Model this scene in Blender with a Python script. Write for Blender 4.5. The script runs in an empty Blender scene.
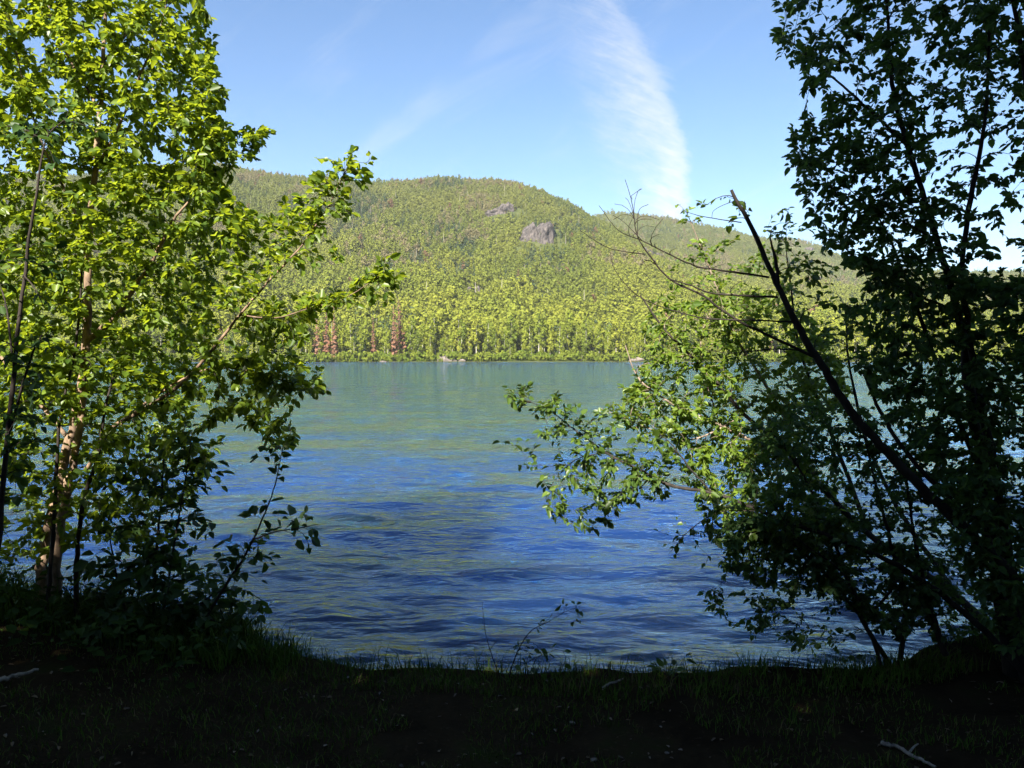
import bpy, math, random
import numpy as np
from mathutils import Vector

random.seed(7)
RNG = np.random.default_rng(11)
S = bpy.context.scene
COL = S.collection

# ------------------------------------------------------------------ camera
FPX = 770.0
CAM_Z = 2.05
PITCH = math.radians(2.0)
cam_d = bpy.data.cameras.new('camera')
cam_d.sensor_fit = 'HORIZONTAL'
cam_d.sensor_width = 36.0
cam_d.lens = FPX / 1024.0 * 36.0
cam_d.clip_start = 0.05
cam_d.clip_end = 20000.0
cam = bpy.data.objects.new('camera', cam_d)
COL.objects.link(cam)
cam.location = (0, 0, CAM_Z)
cam.rotation_euler = (math.radians(90) - PITCH, 0, 0)
S.camera = cam

# ------------------------------------------------------------------ sky, sun, exposure
SUN_EL = math.radians(41)
SUN_AZ = math.radians(200)          # direction to the sun, clockwise from +Y (behind, left)
SKY_STRENGTH = 0.050
SUN_STRENGTH = 5.0
EXPOSURE = 2.1
sun_dir = Vector((math.sin(SUN_AZ) * math.cos(SUN_EL), math.cos(SUN_AZ) * math.cos(SUN_EL), math.sin(SUN_EL)))

world = bpy.data.worlds.new('World')
S.world = world
world.use_nodes = True


class NT:
    """small helper that writes node expressions"""
    def __init__(self, nt):
        self.nt = nt
        nt.nodes.clear()

    def n(self, typ, **kw):
        nd = self.nt.nodes.new(typ)
        for k, v in kw.items():
            setattr(nd, k, v)
        return nd

    def put(self, sock, v):
        if v is None:
            return
        if hasattr(v, 'is_linked'):
            self.nt.links.new(v, sock)
        else:
            sock.default_value = v

    def m(self, op, a, b=None, c=None, clamp=False):
        nd = self.n('ShaderNodeMath', operation=op, use_clamp=clamp)
        for i, v in enumerate((a, b, c)):
            self.put(nd.inputs[i], v)
        return nd.outputs[0]

    def step(self, v, lo, hi):
        nd = self.n('ShaderNodeMapRange', interpolation_type='SMOOTHSTEP')
        self.put(nd.inputs[0], v)
        nd.inputs[1].default_value, nd.inputs[2].default_value = lo, hi
        return nd.outputs[0]

    def noise(self, vec, scale, detail=3.0, rough=0.5, dist=0.0, out=0):
        nd = self.n('ShaderNodeTexNoise')
        if vec is not None:
            self.put(nd.inputs['Vector'], vec)
        nd.inputs['Scale'].default_value = scale
        nd.inputs['Detail'].default_value = detail
        nd.inputs['Roughness'].default_value = rough
        nd.inputs['Distortion'].default_value = dist
        return nd.outputs[out]

    def xyz(self, x, y, z):
        nd = self.n('ShaderNodeCombineXYZ')
        for i, v in enumerate((x, y, z)):
            self.put(nd.inputs[i], v)
        return nd.outputs[0]

    def mix(self, f, a, b, blend='MIX'):
        nd = self.n('ShaderNodeMix', data_type='RGBA', blend_type=blend)
        self.put(nd.inputs[0], f)
        for i, v in ((6, a), (7, b)):
            if isinstance(v, tuple) and len(v) == 3:
                v = v + (1.0,)
            self.put(nd.inputs[i], v)
        return nd.outputs[2]

    def ramp(self, f, stops):
        nd = self.n('ShaderNodeValToRGB')
        self.put(nd.inputs[0], f)
        els = nd.color_ramp.elements
        while len(els) < len(stops):
            els.new(0.5)
        for e, (p, c) in zip(els, stops):
            e.position = p
            e.color = c + (1.0,) if len(c) == 3 else c
        return nd.outputs[0]


W = NT(world.node_tree)
sky = W.n('ShaderNodeTexSky', sky_type='NISHITA')
sky.sun_disc = False
sky.sun_elevation = SUN_EL
sky.sun_rotation = SUN_AZ
sky.altitude = 600
sky.air_density = 1.0
sky.dust_density = 0.8
sky.ozone_density = 3.0
tc = W.n('ShaderNodeTexCoord')
sp = W.n('ShaderNodeSeparateXYZ')
W.put(sp.inputs[0], tc.outputs['Generated'])
yy = W.m('MAXIMUM', sp.outputs[1], 0.02)
u0 = W.m('DIVIDE', sp.outputs[0], yy)
v0 = W.m('DIVIDE', sp.outputs[2], yy)
pv = W.xyz(u0, v0, 0.0)
wob = W.noise(pv, 14.0, 5.0, 0.6)
wob2 = W.noise(W.xyz(W.m('MULTIPLY', u0, 0.6), W.m('ADD', W.m('MULTIPLY', v0, 2.4), W.m('MULTIPLY', u0, 0.9)), 3.1), 40.0, 6.0, 0.72, 0.5)
u1 = W.m('ADD', u0, W.m('MULTIPLY', W.m('SUBTRACT', wob, 0.5), 0.075))
u1 = W.m('ADD', u1, W.m('MULTIPLY', W.m('SUBTRACT', wob2, 0.5), 0.05))
# right and left edges of the tall cirrus plume as functions of elevation
vd = W.m('SUBTRACT', v0, 0.24)
re_ = W.m('SUBTRACT', 0.228, W.m('MULTIPLY', W.m('MULTIPLY', vd, vd), 1.9))
re_ = W.m('SUBTRACT', re_, W.m('MULTIPLY', vd, 0.02))
le_ = W.m('SUBTRACT', 0.166, W.m('MULTIPLY', W.m('SUBTRACT', v0, 0.2), 0.38))
tt = W.m('DIVIDE', W.m('SUBTRACT', u1, le_), W.m('MAXIMUM', W.m('SUBTRACT', re_, le_), 0.02))
plume = W.m('MULTIPLY', W.step(tt, -0.6, 0.9), W.m('SUBTRACT', 1.0, W.step(tt, 0.80, 1.10)))
plume = W.m('MULTIPLY', plume, W.m('SUBTRACT', 1.0, W.step(v0, 0.42, 0.56)))
dens = W.m('ADD', W.m('MULTIPLY', W.m('SUBTRACT', 1.0, W.step(v0, 0.17, 0.46)), 0.60), 0.42)
tex = W.m('ADD', -0.50, W.m('MULTIPLY', W.m('ADD', wob2, W.m('MULTIPLY', wob, 0.6)), 1.5))
plume = W.m('MULTIPLY', W.m('MULTIPLY', plume, dens), tex, clamp=True)
# faint diagonal cirrus wisps
rot = W.xyz(W.m('ADD', W.m('MULTIPLY', u0, 0.8), W.m('MULTIPLY', v0, 0.6)),
            W.m('SUBTRACT', W.m('MULTIPLY', v0, 3.2), W.m('MULTIPLY', u0, 2.2)), 0.7)
wisp = W.noise(rot, 3.4, 5.0, 0.6, 0.6)
wisp = W.m('MULTIPLY', W.step(wisp, 0.50, 0.80), 0.20)
wisp = W.m('MULTIPLY', wisp, W.step(sp.outputs[1], 0.05, 0.4))
cl = W.m('MAXIMUM', plume, wisp)
hs = W.n('ShaderNodeHueSaturation')
W.put(hs.inputs['Color'], sky.outputs[0])
hs.inputs['Saturation'].default_value = 1.15
SKYMUL = (1.0, 1.0, 1.0)
skyc = W.mix(1.0, hs.outputs[0], SKYMUL, 'MULTIPLY')
skyc = W.mix(cl, skyc, (4.6, 4.75, 4.9))
bg = W.n('ShaderNodeBackground')
W.put(bg.inputs[0], skyc)
bg.inputs[1].default_value = SKY_STRENGTH
wo = W.n('ShaderNodeOutputWorld')
W.nt.links.new(bg.outputs[0], wo.inputs[0])

sun_l = bpy.data.lights.new('sun', 'SUN')
sun_l.energy = SUN_STRENGTH
sun_l.angle = math.radians(0.53)
sun_l.color = (1.0, 0.93, 0.80)
sun = bpy.data.objects.new('sun', sun_l)
COL.objects.link(sun)
sun.rotation_euler = sun_dir.to_track_quat('Z', 'Y').to_euler()

S.view_settings.view_transform = 'Standard'
S.view_settings.look = 'None'
S.view_settings.exposure = EXPOSURE
S.view_settings.gamma = 1.0
S.view_settings.use_curve_mapping = False
S.render.engine = 'CYCLES'
S.cycles.max_bounces = 7
S.cycles.diffuse_bounces = 2
S.cycles.glossy_bounces = 3
S.cycles.transmission_bounces = 3
S.cycles.transparent_max_bounces = 6
S.cycles.caustics_reflective = False
S.cycles.caustics_refractive = False

CP, SP = math.cos(PITCH), math.sin(PITCH)


def P(px, py, d):
    """the world point that lies d metres ahead of the camera on that line of sight"""
    a, b = (px - 512.0) / FPX * d, (384.0 - py) / FPX * d
    return np.array((a, d * CP + b * SP, CAM_Z - d * SP + b * CP))


# ------------------------------------------------------------------ mesh helpers
def make_mesh(name, verts, quads=None, tris=None, smooth=False, attrs=None, mats=(), mat_idx=None):
    me = bpy.data.meshes.new(name)
    verts = np.ascontiguousarray(verts, dtype=np.float32)
    nq = 0 if quads is None else len(quads)
    ntr = 0 if tris is None else len(tris)
    me.vertices.add(len(verts))
    me.vertices.foreach_set('co', verts.ravel())
    loops = []
    if nq:
        loops.append(np.asarray(quads, dtype=np.int32).ravel())
    if ntr:
        loops.append(np.asarray(tris, dtype=np.int32).ravel())
    if loops:
        lp = np.concatenate(loops)
        me.loops.add(len(lp))
        me.loops.foreach_set('vertex_index', lp)
        tot = np.concatenate([np.full(nq, 4, np.int32), np.full(ntr, 3, np.int32)])
        st = np.concatenate([[0], np.cumsum(tot)[:-1]]).astype(np.int32)
        me.polygons.add(nq + ntr)
        me.polygons.foreach_set('loop_start', st)
        me.polygons.foreach_set('loop_total', tot)
        if smooth:
            me.polygons.foreach_set('use_smooth', np.ones(nq + ntr, dtype=bool))
        if mat_idx is not None:
            me.polygons.foreach_set('material_index', np.asarray(mat_idx, dtype=np.int32))
    me.update(calc_edges=True)
    for k, v in (attrs or {}).items():
        at = me.attributes.new(k, 'FLOAT', 'POINT')
        at.data.foreach_set('value', np.ascontiguousarray(v, dtype=np.float32))
    for m in mats:
        me.materials.append(m)
    return me


def link(name, me, parent=None, loc=None):
    o = bpy.data.objects.new(name, me)
    COL.objects.link(o)
    if parent is not None:
        o.parent = parent
    if loc is not None:
        o.location = loc
    return o


def tag(o, label, cat, group=None):
    o['label'] = label
    o['category'] = cat
    if group:
        o['group'] = group
    return o


def thing(name, label, cat, loc, group=None):
    o = bpy.data.objects.new(name, None)
    COL.objects.link(o)
    o.location = [float(c) for c in loc]
    o.empty_display_size = 0.2
    return tag(o, label, cat, group)


def structure(o):
    o['kind'] = 'structure'
    return o


def stuff(o, label=None, cat=None):
    o['kind'] = 'stuff'
    if label:
        o['label'] = label
    if cat:
        o['category'] = cat
    return o


def tube(pts, rad, sides=6, cap=False, jit=0.0):
    """quads of a tapered tube through pts"""
    pts = np.asarray(pts, float)
    rad = np.asarray(rad, float)
    n = len(pts)
    tan = np.gradient(pts, axis=0)
    tan /= np.linalg.norm(tan, axis=1)[:, None] + 1e-9
    ref = np.array((0.31, 0.87, 0.38))
    a = np.cross(tan, ref)
    a /= np.linalg.norm(a, axis=1)[:, None] + 1e-9
    b = np.cross(tan, a)
    th = np.arange(sides) * 2 * math.pi / sides
    r = rad[:, None] * (1 + (RNG.uniform(-jit, jit, (n, sides)) if jit else 0))
    v = pts[:, None, :] + a[:, None, :] * (np.cos(th)[None, :] * r)[..., None] + b[:, None, :] * (np.sin(th)[None, :] * r)[..., None]
    i = np.arange(n - 1)[:, None] * sides
    j = np.arange(sides)[None, :]
    k = (np.arange(sides) + 1) % sides
    q = np.stack([i + j, i + k[None, :], i + sides + k[None, :], i + sides + j], -1).reshape(-1, 4)
    return v.reshape(-1, 3), q


def smooth_line(ctrl, per=5):
    """Catmull-Rom through the rows of ctrl"""
    c = np.asarray(ctrl, float)
    c = np.vstack([2 * c[0] - c[1], c, 2 * c[-1] - c[-2]])
    out = []
    for i in range(1, len(c) - 2):
        for t in np.linspace(0, 1, per, endpoint=False):
            p0, p1, p2, p3 = c[i - 1], c[i], c[i + 1], c[i + 2]
            out.append(0.5 * (2 * p1 + (p2 - p0) * t + (2 * p0 - 5 * p1 + 4 * p2 - p3) * t * t + (3 * p1 - p0 - 3 * p2 + p3) * t ** 3))
    out.append(c[-2])
    return np.array(out)


class Bag:
    def __init__(self):
        self.v, self.q, self.n = [], [], 0

    def add(self, v, q):
        self.v.append(v)
        self.q.append(np.asarray(q) + self.n)
        self.n += len(v)

    def mesh(self, name, mats, smooth=True):
        return make_mesh(name, np.vstack(self.v), np.vstack(self.q), smooth=smooth, mats=mats)


def leaf_mesh(name, base, direc, normal, length, width, tint, mats, fold=0.22):
    """ovate pointed leaves folded along the midrib: two quads each"""
    N = len(base)
    d = direc / (np.linalg.norm(direc, axis=1)[:, None] + 1e-9)
    s = np.cross(normal, d)
    s /= np.linalg.norm(s, axis=1)[:, None] + 1e-9
    nn = np.cross(d, s)
    L, Wd = length[:, None], width[:, None]
    droop = -0.16 * L * nn
    b = base
    t = base + d * L + droop
    l1 = base + d * L * .30 + s * Wd * .5 + nn * Wd * fold
    l2 = base + d * L * .68 + s * Wd * .40 + nn * Wd * fold + droop * .45
    r1 = base + d * L * .30 - s * Wd * .5 + nn * Wd * fold
    r2 = base + d * L * .68 - s * Wd * .40 + nn * Wd * fold + droop * .45
    v = np.stack([b, l1, l2, t, r2, r1], 1).reshape(-1, 3)
    o = np.arange(N)[:, None] * 6
    q = np.concatenate([o + np.array([[0, 3, 2, 1]]), o + np.array([[0, 5, 4, 3]])], 0)
    return make_mesh(name, v, q, smooth=False, attrs={'tint': np.repeat(tint, 6)}, mats=mats)


# ------------------------------------------------------------------ materials
def mat(name):
    m = bpy.data.materials.new(name)
    m.use_nodes = True
    return m, NT(m.node_tree)


def out(T, sh):
    o = T.n('ShaderNodeOutputMaterial')
    T.nt.links.new(sh, o.inputs[0])


def attr(T, name, typ='GEOMETRY'):
    a = T.n('ShaderNodeAttribute')
    a.attribute_type = typ
    a.attribute_name = name
    return a


def leaf_material(name, c_dark, c_light, trans, k_trans=0.42, rough=0.42, spec=0.4):
    m, T = mat(name)
    a = attr(T, 'tint').outputs['Fac']
    col = T.ramp(a, [(0.0, c_dark), (0.85, c_light), (1.0, tuple(x * 1.15 for x in c_light))])
    tcol = T.mix(a, tuple(x * 0.75 for x in trans), trans)
    p = T.n('ShaderNodeBsdfPrincipled')
    T.put(p.inputs['Base Color'], col)
    p.inputs['Roughness'].default_value = rough
    p.inputs['Specular IOR Level'].default_value = spec
    tr = T.n('ShaderNodeBsdfTranslucent')
    T.put(tr.inputs[0], tcol)
    mx = T.n('ShaderNodeMixShader')
    mx.inputs[0].default_value = k_trans
    T.nt.links.new(p.outputs[0], mx.inputs[1])
    T.nt.links.new(tr.outputs[0], mx.inputs[2])
    out(T, mx.outputs[0])
    return m


def bark_material(name, c1, c2, scale=30.0, c3=None, rough=0.85):
    m, T = mat(name)
    t = T.n('ShaderNodeTexCoord').outputs['Object']
    mp = T.n('ShaderNodeMapping')
    T.put(mp.inputs[0], t)
    mp.inputs['Scale'].default_value = (1, 1, 0.35)
    f = T.noise(mp.outputs[0], scale, 5, 0.65)
    col = T.mix(T.step(f, 0.35, 0.65), c1, c2)
    if c3:
        f2 = T.noise(t, scale * 0.25, 3, 0.6)
        col = T.mix(T.step(f2, 0.55, 0.7), col, c3)
    p = T.n('ShaderNodeBsdfPrincipled')
    T.put(p.inputs['Base Color'], col)
    p.inputs['Roughness'].default_value = rough
    p.inputs['Specular IOR Level'].default_value = 0.2
    bmp = T.n('ShaderNodeBump')
    bmp.inputs['Strength'].default_value = 0.5
    bmp.inputs['Distance'].default_value = 0.01
    T.put(bmp.inputs['Height'], f)
    T.nt.links.new(bmp.outputs[0], p.inputs['Normal'])
    out(T, p.outputs[0])
    return m


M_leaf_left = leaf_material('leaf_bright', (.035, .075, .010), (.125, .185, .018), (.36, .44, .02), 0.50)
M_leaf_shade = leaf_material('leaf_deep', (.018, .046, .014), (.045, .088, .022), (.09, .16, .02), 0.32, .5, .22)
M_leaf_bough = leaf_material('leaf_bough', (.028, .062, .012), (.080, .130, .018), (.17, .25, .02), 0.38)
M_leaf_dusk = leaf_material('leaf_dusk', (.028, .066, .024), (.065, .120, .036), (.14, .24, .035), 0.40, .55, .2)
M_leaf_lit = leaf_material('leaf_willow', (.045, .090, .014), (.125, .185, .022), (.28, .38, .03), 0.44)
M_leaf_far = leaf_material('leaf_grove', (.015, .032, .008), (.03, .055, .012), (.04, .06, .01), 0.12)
M_bark_pale = bark_material('bark_pale', (.24, .165, .11), (.10, .07, .05), 26, (.05, .035, .028))
M_bark_dark = bark_material('bark_dark', (.035, .028, .024), (.018, .014, .012), 34)
M_bark_grey = bark_material('bark_grey', (.034, .029, .025), (.016, .013, .011), 30)
M_bark_tan = bark_material('bark_tan', (.26, .20, .16), (.13, .10, .08), 30)
M_drift = bark_material('driftwood', (.28, .25, .21), (.14, .12, .10), 40)

# ------------------------------------------------------------------ hill
SHORE = 325.0
SKY1 = np.array([(-700, 215), (-300, 200), (0, 182), (100, 172), (240, 163), (300, 167), (370, 172), (440, 173), (490, 178),
                 (540, 186), (570, 196), (600, 211), (640, 230), (700, 258), (780, 290), (900, 318), (1100, 335), (1800, 345)], float)
SKY2 = np.array([(-700, 230), (200, 225), (450, 214), (560, 211), (600, 211), (680, 214), (740, 222), (800, 239), (840, 255),
                 (900, 268), (960, 275), (1024, 277), (1300, 290), (1800, 310)], float)
Y1, Y2 = 880.0, 1350.0


def vnoise(x, y, seed=0):
    """smooth value noise in numpy"""
    xi, yi = np.floor(x).astype(int), np.floor(y).astype(int)
    fx, fy = x - xi, y - yi
    fx, fy = fx * fx * (3 - 2 * fx), fy * fy * (3 - 2 * fy)

    def h(a, b):
        n = (a * 374761393 + b * 668265263 + seed * 974711) & 0x7fffffff
        n = (n ^ (n >> 13)) * 1274126177 & 0x7fffffff
        return ((n ^ (n >> 16)) & 0xffff) / 65535.0
    return (h(xi, yi) * (1 - fx) + h(xi + 1, yi) * fx) * (1 - fy) + (h(xi, yi + 1) * (1 - fx) + h(xi + 1, yi + 1) * fx) * fy


def hill(x, y):
    x, y = np.asarray(x, float), np.asarray(y, float)
    px = 512 + FPX * x / np.maximum(y, 50)
    H1 = CAM_Z + Y1 * (357 - np.interp(px, SKY1[:, 0], SKY1[:, 1])) / FPX - 9.0
    H2 = CAM_Z + Y2 * (357 - np.interp(px, SKY2[:, 0], SKY2[:, 1])) / FPX - 9.0
    sh = SHORE + 6 * (vnoise(x / 45, x * 0 + 3.3, 5) - .5) + 4 * (vnoise(x / 8, x * 0, 6) - .5)
    t1 = (y - sh) / (Y1 - sh)
    f1 = np.where(t1 < 1, np.sign(t1) * np.abs(t1) ** 1.18, 1 - 0.55 * (t1 - 1) ** 1.2)
    t1c = np.clip(t1, 0, 1)
    f1 = np.where((t1 >= 0) & (t1 < 1), f1 + 0.07 * np.sin(t1c * math.pi * 2) * -1 * t1c, f1)
    h1 = H1 * f1
    t2 = (y - 480.0) / (Y2 - 480.0)
    f2 = np.where(t2 < 1, np.sign(t2) * np.abs(t2) ** 1.1, 1 - 0.5 * (np.maximum(t2, 1) - 1) ** 1.3)
    h2 = H2 * f2
    k = 10.0
    m = np.maximum(h1, h2)
    h = m + k * np.log(np.exp((h1 - m) / k) + np.exp((h2 - m) / k)) - k * 0.0
    h = np.where(y < SHORE + 60, h - k * np.log(1 + np.exp(-np.abs(h1 - h2) / k)), h)
    land = np.clip((y - sh) / 120, 0, 1)
    h = h + land * (30 * (vnoise(x / 110 + y / 260, y / 190, 1) - .5) + 7 * (vnoise(x / 34, y / 34, 2) - .5))
    low = np.clip((y - sh) * 0.09, -3, 1.1)
    return np.where(y < sh + 12, low, np.maximum(h, 1.1))


us = np.linspace(-1.5, 1.6, 330)
ys = np.concatenate([np.linspace(306, 345, 40), np.linspace(349, 1000, 150), np.linspace(1010, 2300, 80)])
U, Yg = np.meshgrid(us, ys)
X = U * Yg
Z = hill(X, Yg)
hv = np.stack([X, Yg, Z], -1).reshape(-1, 3)
nr, nc = X.shape


def grid_quads(nr, nc):
    i = np.arange(nr - 1)[:, None] * nc
    j = np.arange(nc - 1)[None, :]
    return np.stack([i + j, i + j + 1, i + nc + j + 1, i + nc + j], -1).reshape(-1, 4)


m, T = mat('hill_ground')
t = T.n('ShaderNodeTexCoord').outputs['Object']
f = T.noise(t, 0.05, 5, 0.6)
c = T.ramp(f, [(0.3, (.03, .045, .012)), (0.55, (.055, .065, .020)), (0.75, (.085, .078, .035))])
p = T.n('ShaderNodeBsdfPrincipled')
T.put(p.inputs['Base Color'], c)
p.inputs['Roughness'].default_value = 0.95
p.inputs['Specular IOR Level'].default_value = 0.1
out(T, p.outputs[0])
M_hill = m
structure(link('hill', make_mesh('hill', hv, grid_quads(nr, nc), smooth=True, mats=[M_hill])))


# ------------------------------------------------------------------ far trees
def far_leaf_material(name, fixed=None):
    m, T = mat(name)
    if fixed is None:
        a = attr(T, 'tree_col', 'INSTANCER').outputs['Color']
    else:
        oi = T.n('ShaderNodeObjectInfo').outputs['Random']
        a = T.ramp(oi, fixed)
    g = attr(T, 'tint').outputs['Fac']
    col = T.mix(1.0, a, T.ramp(g, [(0, (.92, .92, .92)), (1, (1.08, 1.08, 1.06))]), 'MULTIPLY')
    d = T.n('ShaderNodeBsdfDiffuse')
    T.put(d.inputs[0], col)
    tr = T.n('ShaderNodeBsdfTranslucent')
    T.put(tr.inputs[0], col)
    mx = T.n('ShaderNodeMixShader')
    mx.inputs[0].default_value = 0.36
    T.nt.links.new(d.outputs[0], mx.inputs[1])
    T.nt.links.new(tr.outputs[0], mx.inputs[2])
    out(T, mx.outputs[0])
    return m


M_far = far_leaf_material('forest_foliage')
M_aspen = far_leaf_material('aspen_foliage', [(0, (.12, .16, .024)), (.35, (.170, .205, .028)), (.7, (.205, .235, .031)), (1, (.24, .255, .038))])
M_spruce = far_leaf_material('spruce_foliage', [(0, (.030, .060, .020)), (1, (.055, .085, .028))])
M_rust = far_leaf_material('rusty_needles', [(0, (.20, .105, .065)), (1, (.27, .155, .10))])
M_trunk_far = bark_material('aspen_bark', (.42, .40, .34), (.24, .22, .18), 2.0)
M_trunk_brown = bark_material('conifer_bark', (.12, .09, .07), (.07, .055, .045), 2.0)


def clump_cards(cent, normal, size, rng):
    """one small quad per centre, facing roughly along normal"""
    N = len(cent)
    nrm = normal + rng.normal(0, .42, (N, 3))
    nrm /= np.linalg.norm(nrm, axis=1)[:, None]
    r = rng.normal(0, 1, (N, 3))
    a = np.cross(nrm, r)
    a /= np.linalg.norm(a, axis=1)[:, None]
    b = np.cross(nrm, a)
    s = size[:, None]
    k = rng.uniform(.55, 1.0, (N, 1))
    v = np.stack([cent - a * s, cent - b * s * k, cent + a * s, cent + b * s * k], 1).reshape(-1, 3)
    q = np.arange(N * 4).reshape(-1, 4)
    return v, q, np.repeat(rng.uniform(0, 1, N), 4)


def broad_crown(n, seed, wid, z0, z1, size, nl=9):
    """leaf clumps on a handful of overlapping lobes; height 1 unit = 1 m tree scaled later"""
    rng = np.random.default_rng(seed)
    cs, ns = [], []
    for k in range(nl):
        zz = z0 + (z1 - z0) * (k + .5) / nl
        w = wid * (math.sin(math.pi * min(max((k + .9) / (nl + .6), 0), 1)) ** .6)
        th = rng.uniform(0, 6.28)
        c = np.array((math.cos(th) * w * .5, math.sin(th) * w * .5, zz))
        r = np.array((w * .62, w * .62, (z1 - z0) / nl * 1.1)) * rng.uniform(.8, 1.15)
        d = rng.normal(0, 1, (n // nl, 3))
        d /= np.linalg.norm(d, axis=1)[:, None]
        cs.append(c + d * r * rng.uniform(.75, 1.05, (len(d), 1)))
        ns.append(d)
    cs, ns = np.vstack(cs), np.vstack(ns)
    return clump_cards(cs, ns, rng.uniform(.6, 1.2, len(cs)) * size, rng)


def spruce_crown(n, seed, wid, z0, z1, size, ragged=0.0):
    rng = np.random.default_rng(seed)
    t = 1 - np.sqrt(rng.uniform(0, 1, n))
    tiers = 12
    t = np.clip((np.floor(t * tiers) + rng.uniform(.0, .75, n)) / tiers, 0, 1)
    th = rng.uniform(0, 6.28, n)
    lop = 1 + ragged * np.sin(th * 2 + np.floor(t * tiers) * 2.1)
    r = wid * (1 - t) ** .8 * rng.uniform(.35, 1.0, n) * lop + .02
    c = np.stack([np.cos(th) * r, np.sin(th) * r, z0 + (z1 - z0) * t - r * .25], -1)
    nrm = np.stack([np.cos(th) * .7, np.sin(th) * .7, np.full(n, .7)], -1)
    return clump_cards(c, nrm, rng.uniform(.7, 1.2, n) * size * (1.15 - .7 * t), rng)


def far_trunk(h, r, seed):
    rng = np.random.default_rng(seed)
    z = np.linspace(-.6, h, 7)
    x = np.cumsum(rng.normal(0, .06, 7)) * .6
    y = np.cumsum(rng.normal(0, .06, 7)) * .6
    return tube(np.stack([x - x[0], y - y[0], z], -1), np.linspace(r, r * .25, 7), 6)


def crown_mesh(name, vqt, mats):
    v, q, t = vqt
    return make_mesh(name, v, q, attrs={'tint': t}, mats=mats)


ASPEN_V = []
for k in range(7):
    h = 13.0
    tv, tq = far_trunk(h * .93, .17, 50 + k)
    ASPEN_V.append((make_mesh('aspen_trunk', tv, tq, smooth=True, mats=[M_trunk_far]),
                    crown_mesh('aspen_crown', broad_crown(620, 80 + k, 1.9 + .25 * (k % 3), (1.2 if k % 3 else 3.6), h, .36, 10 + k % 3), [M_aspen])))
SPRUCE_V, RUST_V = [], []
for k in range(3):
    tv, tq = far_trunk(14.5, .2, 70 + k)
    tm = make_mesh('conifer_trunk', tv, tq, smooth=True, mats=[M_trunk_brown])
    SPRUCE_V.append((tm, crown_mesh('spruce_crown', spruce_crown(620, 140 + k, 2.3, .8, 15, .42, .15), [M_spruce])))
    RUST_V.append((tm, crown_mesh('rusty_crown', spruce_crown(520, 150 + k, 1.15, .8, 15, .30, .5), [M_rust])))


def far_tree(name, label, cat, pair, x, y, s, rz, group):
    z = float(hill(x, y))
    t = thing(name, label, cat, (x, y, z), group)
    t.rotation_euler = (random.uniform(-.04, .04), random.uniform(-.04, .04), rz)
    t.scale = (s * random.uniform(.85, 1.15), s * random.uniform(.85, 1.15), s)
    link('trunk', pair[0], t)
    link('crown', pair[1], t)
    return t


def at_px(px, y):
    return (px - 512.0) / FPX * y


# dead rust-brown conifers
for i, (px, y, s, lab) in enumerate([
        (318, 331, 1.5, 'leftmost rust brown dead conifer in the clump on the far shore'),
        (327, 334, 1.75, 'tall rust brown dead conifer in the middle of the far shore clump'),
        (335, 330, 1.75, 'dense reddish dead conifer at the right side of the far shore clump'),
        (374, 331, 1.35, 'solitary narrow rust brown dead conifer on the far shore'),
        (394, 332, 1.7, 'tall thin brown dead conifer right of the solitary one on the far shore'),
        (401, 338, 1.85, 'palest of the brown dead conifers, set back among the green trees')]):
    far_tree('dead_conifer', lab, 'conifer', RUST_V[i % 3], at_px(px, y), y, s, i * 1.3, 'dead brown conifers on the far shore')
# dark spruces near the shore
for i, (px, y, s) in enumerate([(288, 331, .82), (300, 333, .85), (356, 333, 1.05), (363, 336, .95), (384, 345, .8), (486, 333, .7), (532, 334, .75), (560, 340, .8), (250, 334, 1.0),
                                (232, 333, .9), (690, 334, .95), (760, 336, .9), (828, 333, 1.0), (905, 335, .9)]):
    far_tree('spruce_tree', 'dark green pointed spruce standing among the pale shoreline broadleaf trees', 'spruce', SPRUCE_V[i % 3],
             at_px(px, y), y, s, i * .9, 'dark spruces on the far shore')
# pale green broadleaf trees, the individuals along the far shore
ap = []
rows = [(329.5, 4.6, .66), (334.5, 4.4, .95), (340.5, 4.6, 1.02)]
for (yr, sp_, sc_) in rows:
    x = -205.0
    while x < 215:
        ap.append((x + random.uniform(-1.6, 1.6), yr + random.uniform(-2, 2), sc_ * random.uniform(.62, 1.5)))
        x += sp_ * random.uniform(.75, 1.25)
ap.sort(key=lambda a: abs(a[0] + 10) * .15 + a[1] * .2)
kept = ap[:262]
for i, (x, y, s) in enumerate(kept):
    px = 512 + x / y * FPX
    if (308 < px < 343 or 370 < px < 379 or 390 < px < 406) and y < 339:
        s *= .42
    far_tree('aspen_tree', 'pale green broadleaf tree with slender light trunk in the line along the far shore', 'tree',
             ASPEN_V[i % 7], x, y, s, random.uniform(0, 6.28), 'broadleaf trees along the far shore')

# the forest that covers the hill: templates and points in one object, joined by geometry nodes
CLIFFS = [(543, 237, 21, 24, 15, True, 'largest grey cliff on the hill, a blunt upright face among the trees'),
          (505, 214, 19, 13, 12, False, 'broken pinkish grey cliff up and left of the largest cliff'),
          (474, 293, 9, 7, 6, False, 'small pale rock face low in the middle of the hillside'),
          (640, 256, 24, 12, 12, False, 'pinkish rock slab on the hill behind the bare dead branches'),
          (812, 281, 20, 12, 12, False, 'pinkish rock slab low on the right ridge beside the dark tree'),
          (806, 250, 14, 7, 8, False, 'small pink rock slab high on the right ridge')]


def on_hill(px, py):
    """where that line of sight meets the hill"""
    yv = np.linspace(330, 1500, 2400)
    x = (px - 512) / FPX * yv
    z = hill(x, yv)
    ray = CAM_Z + (357 - py) / FPX * yv
    k = np.argmax(z > ray)
    return float(x[k]), float(yv[k]), float(z[k])


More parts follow.
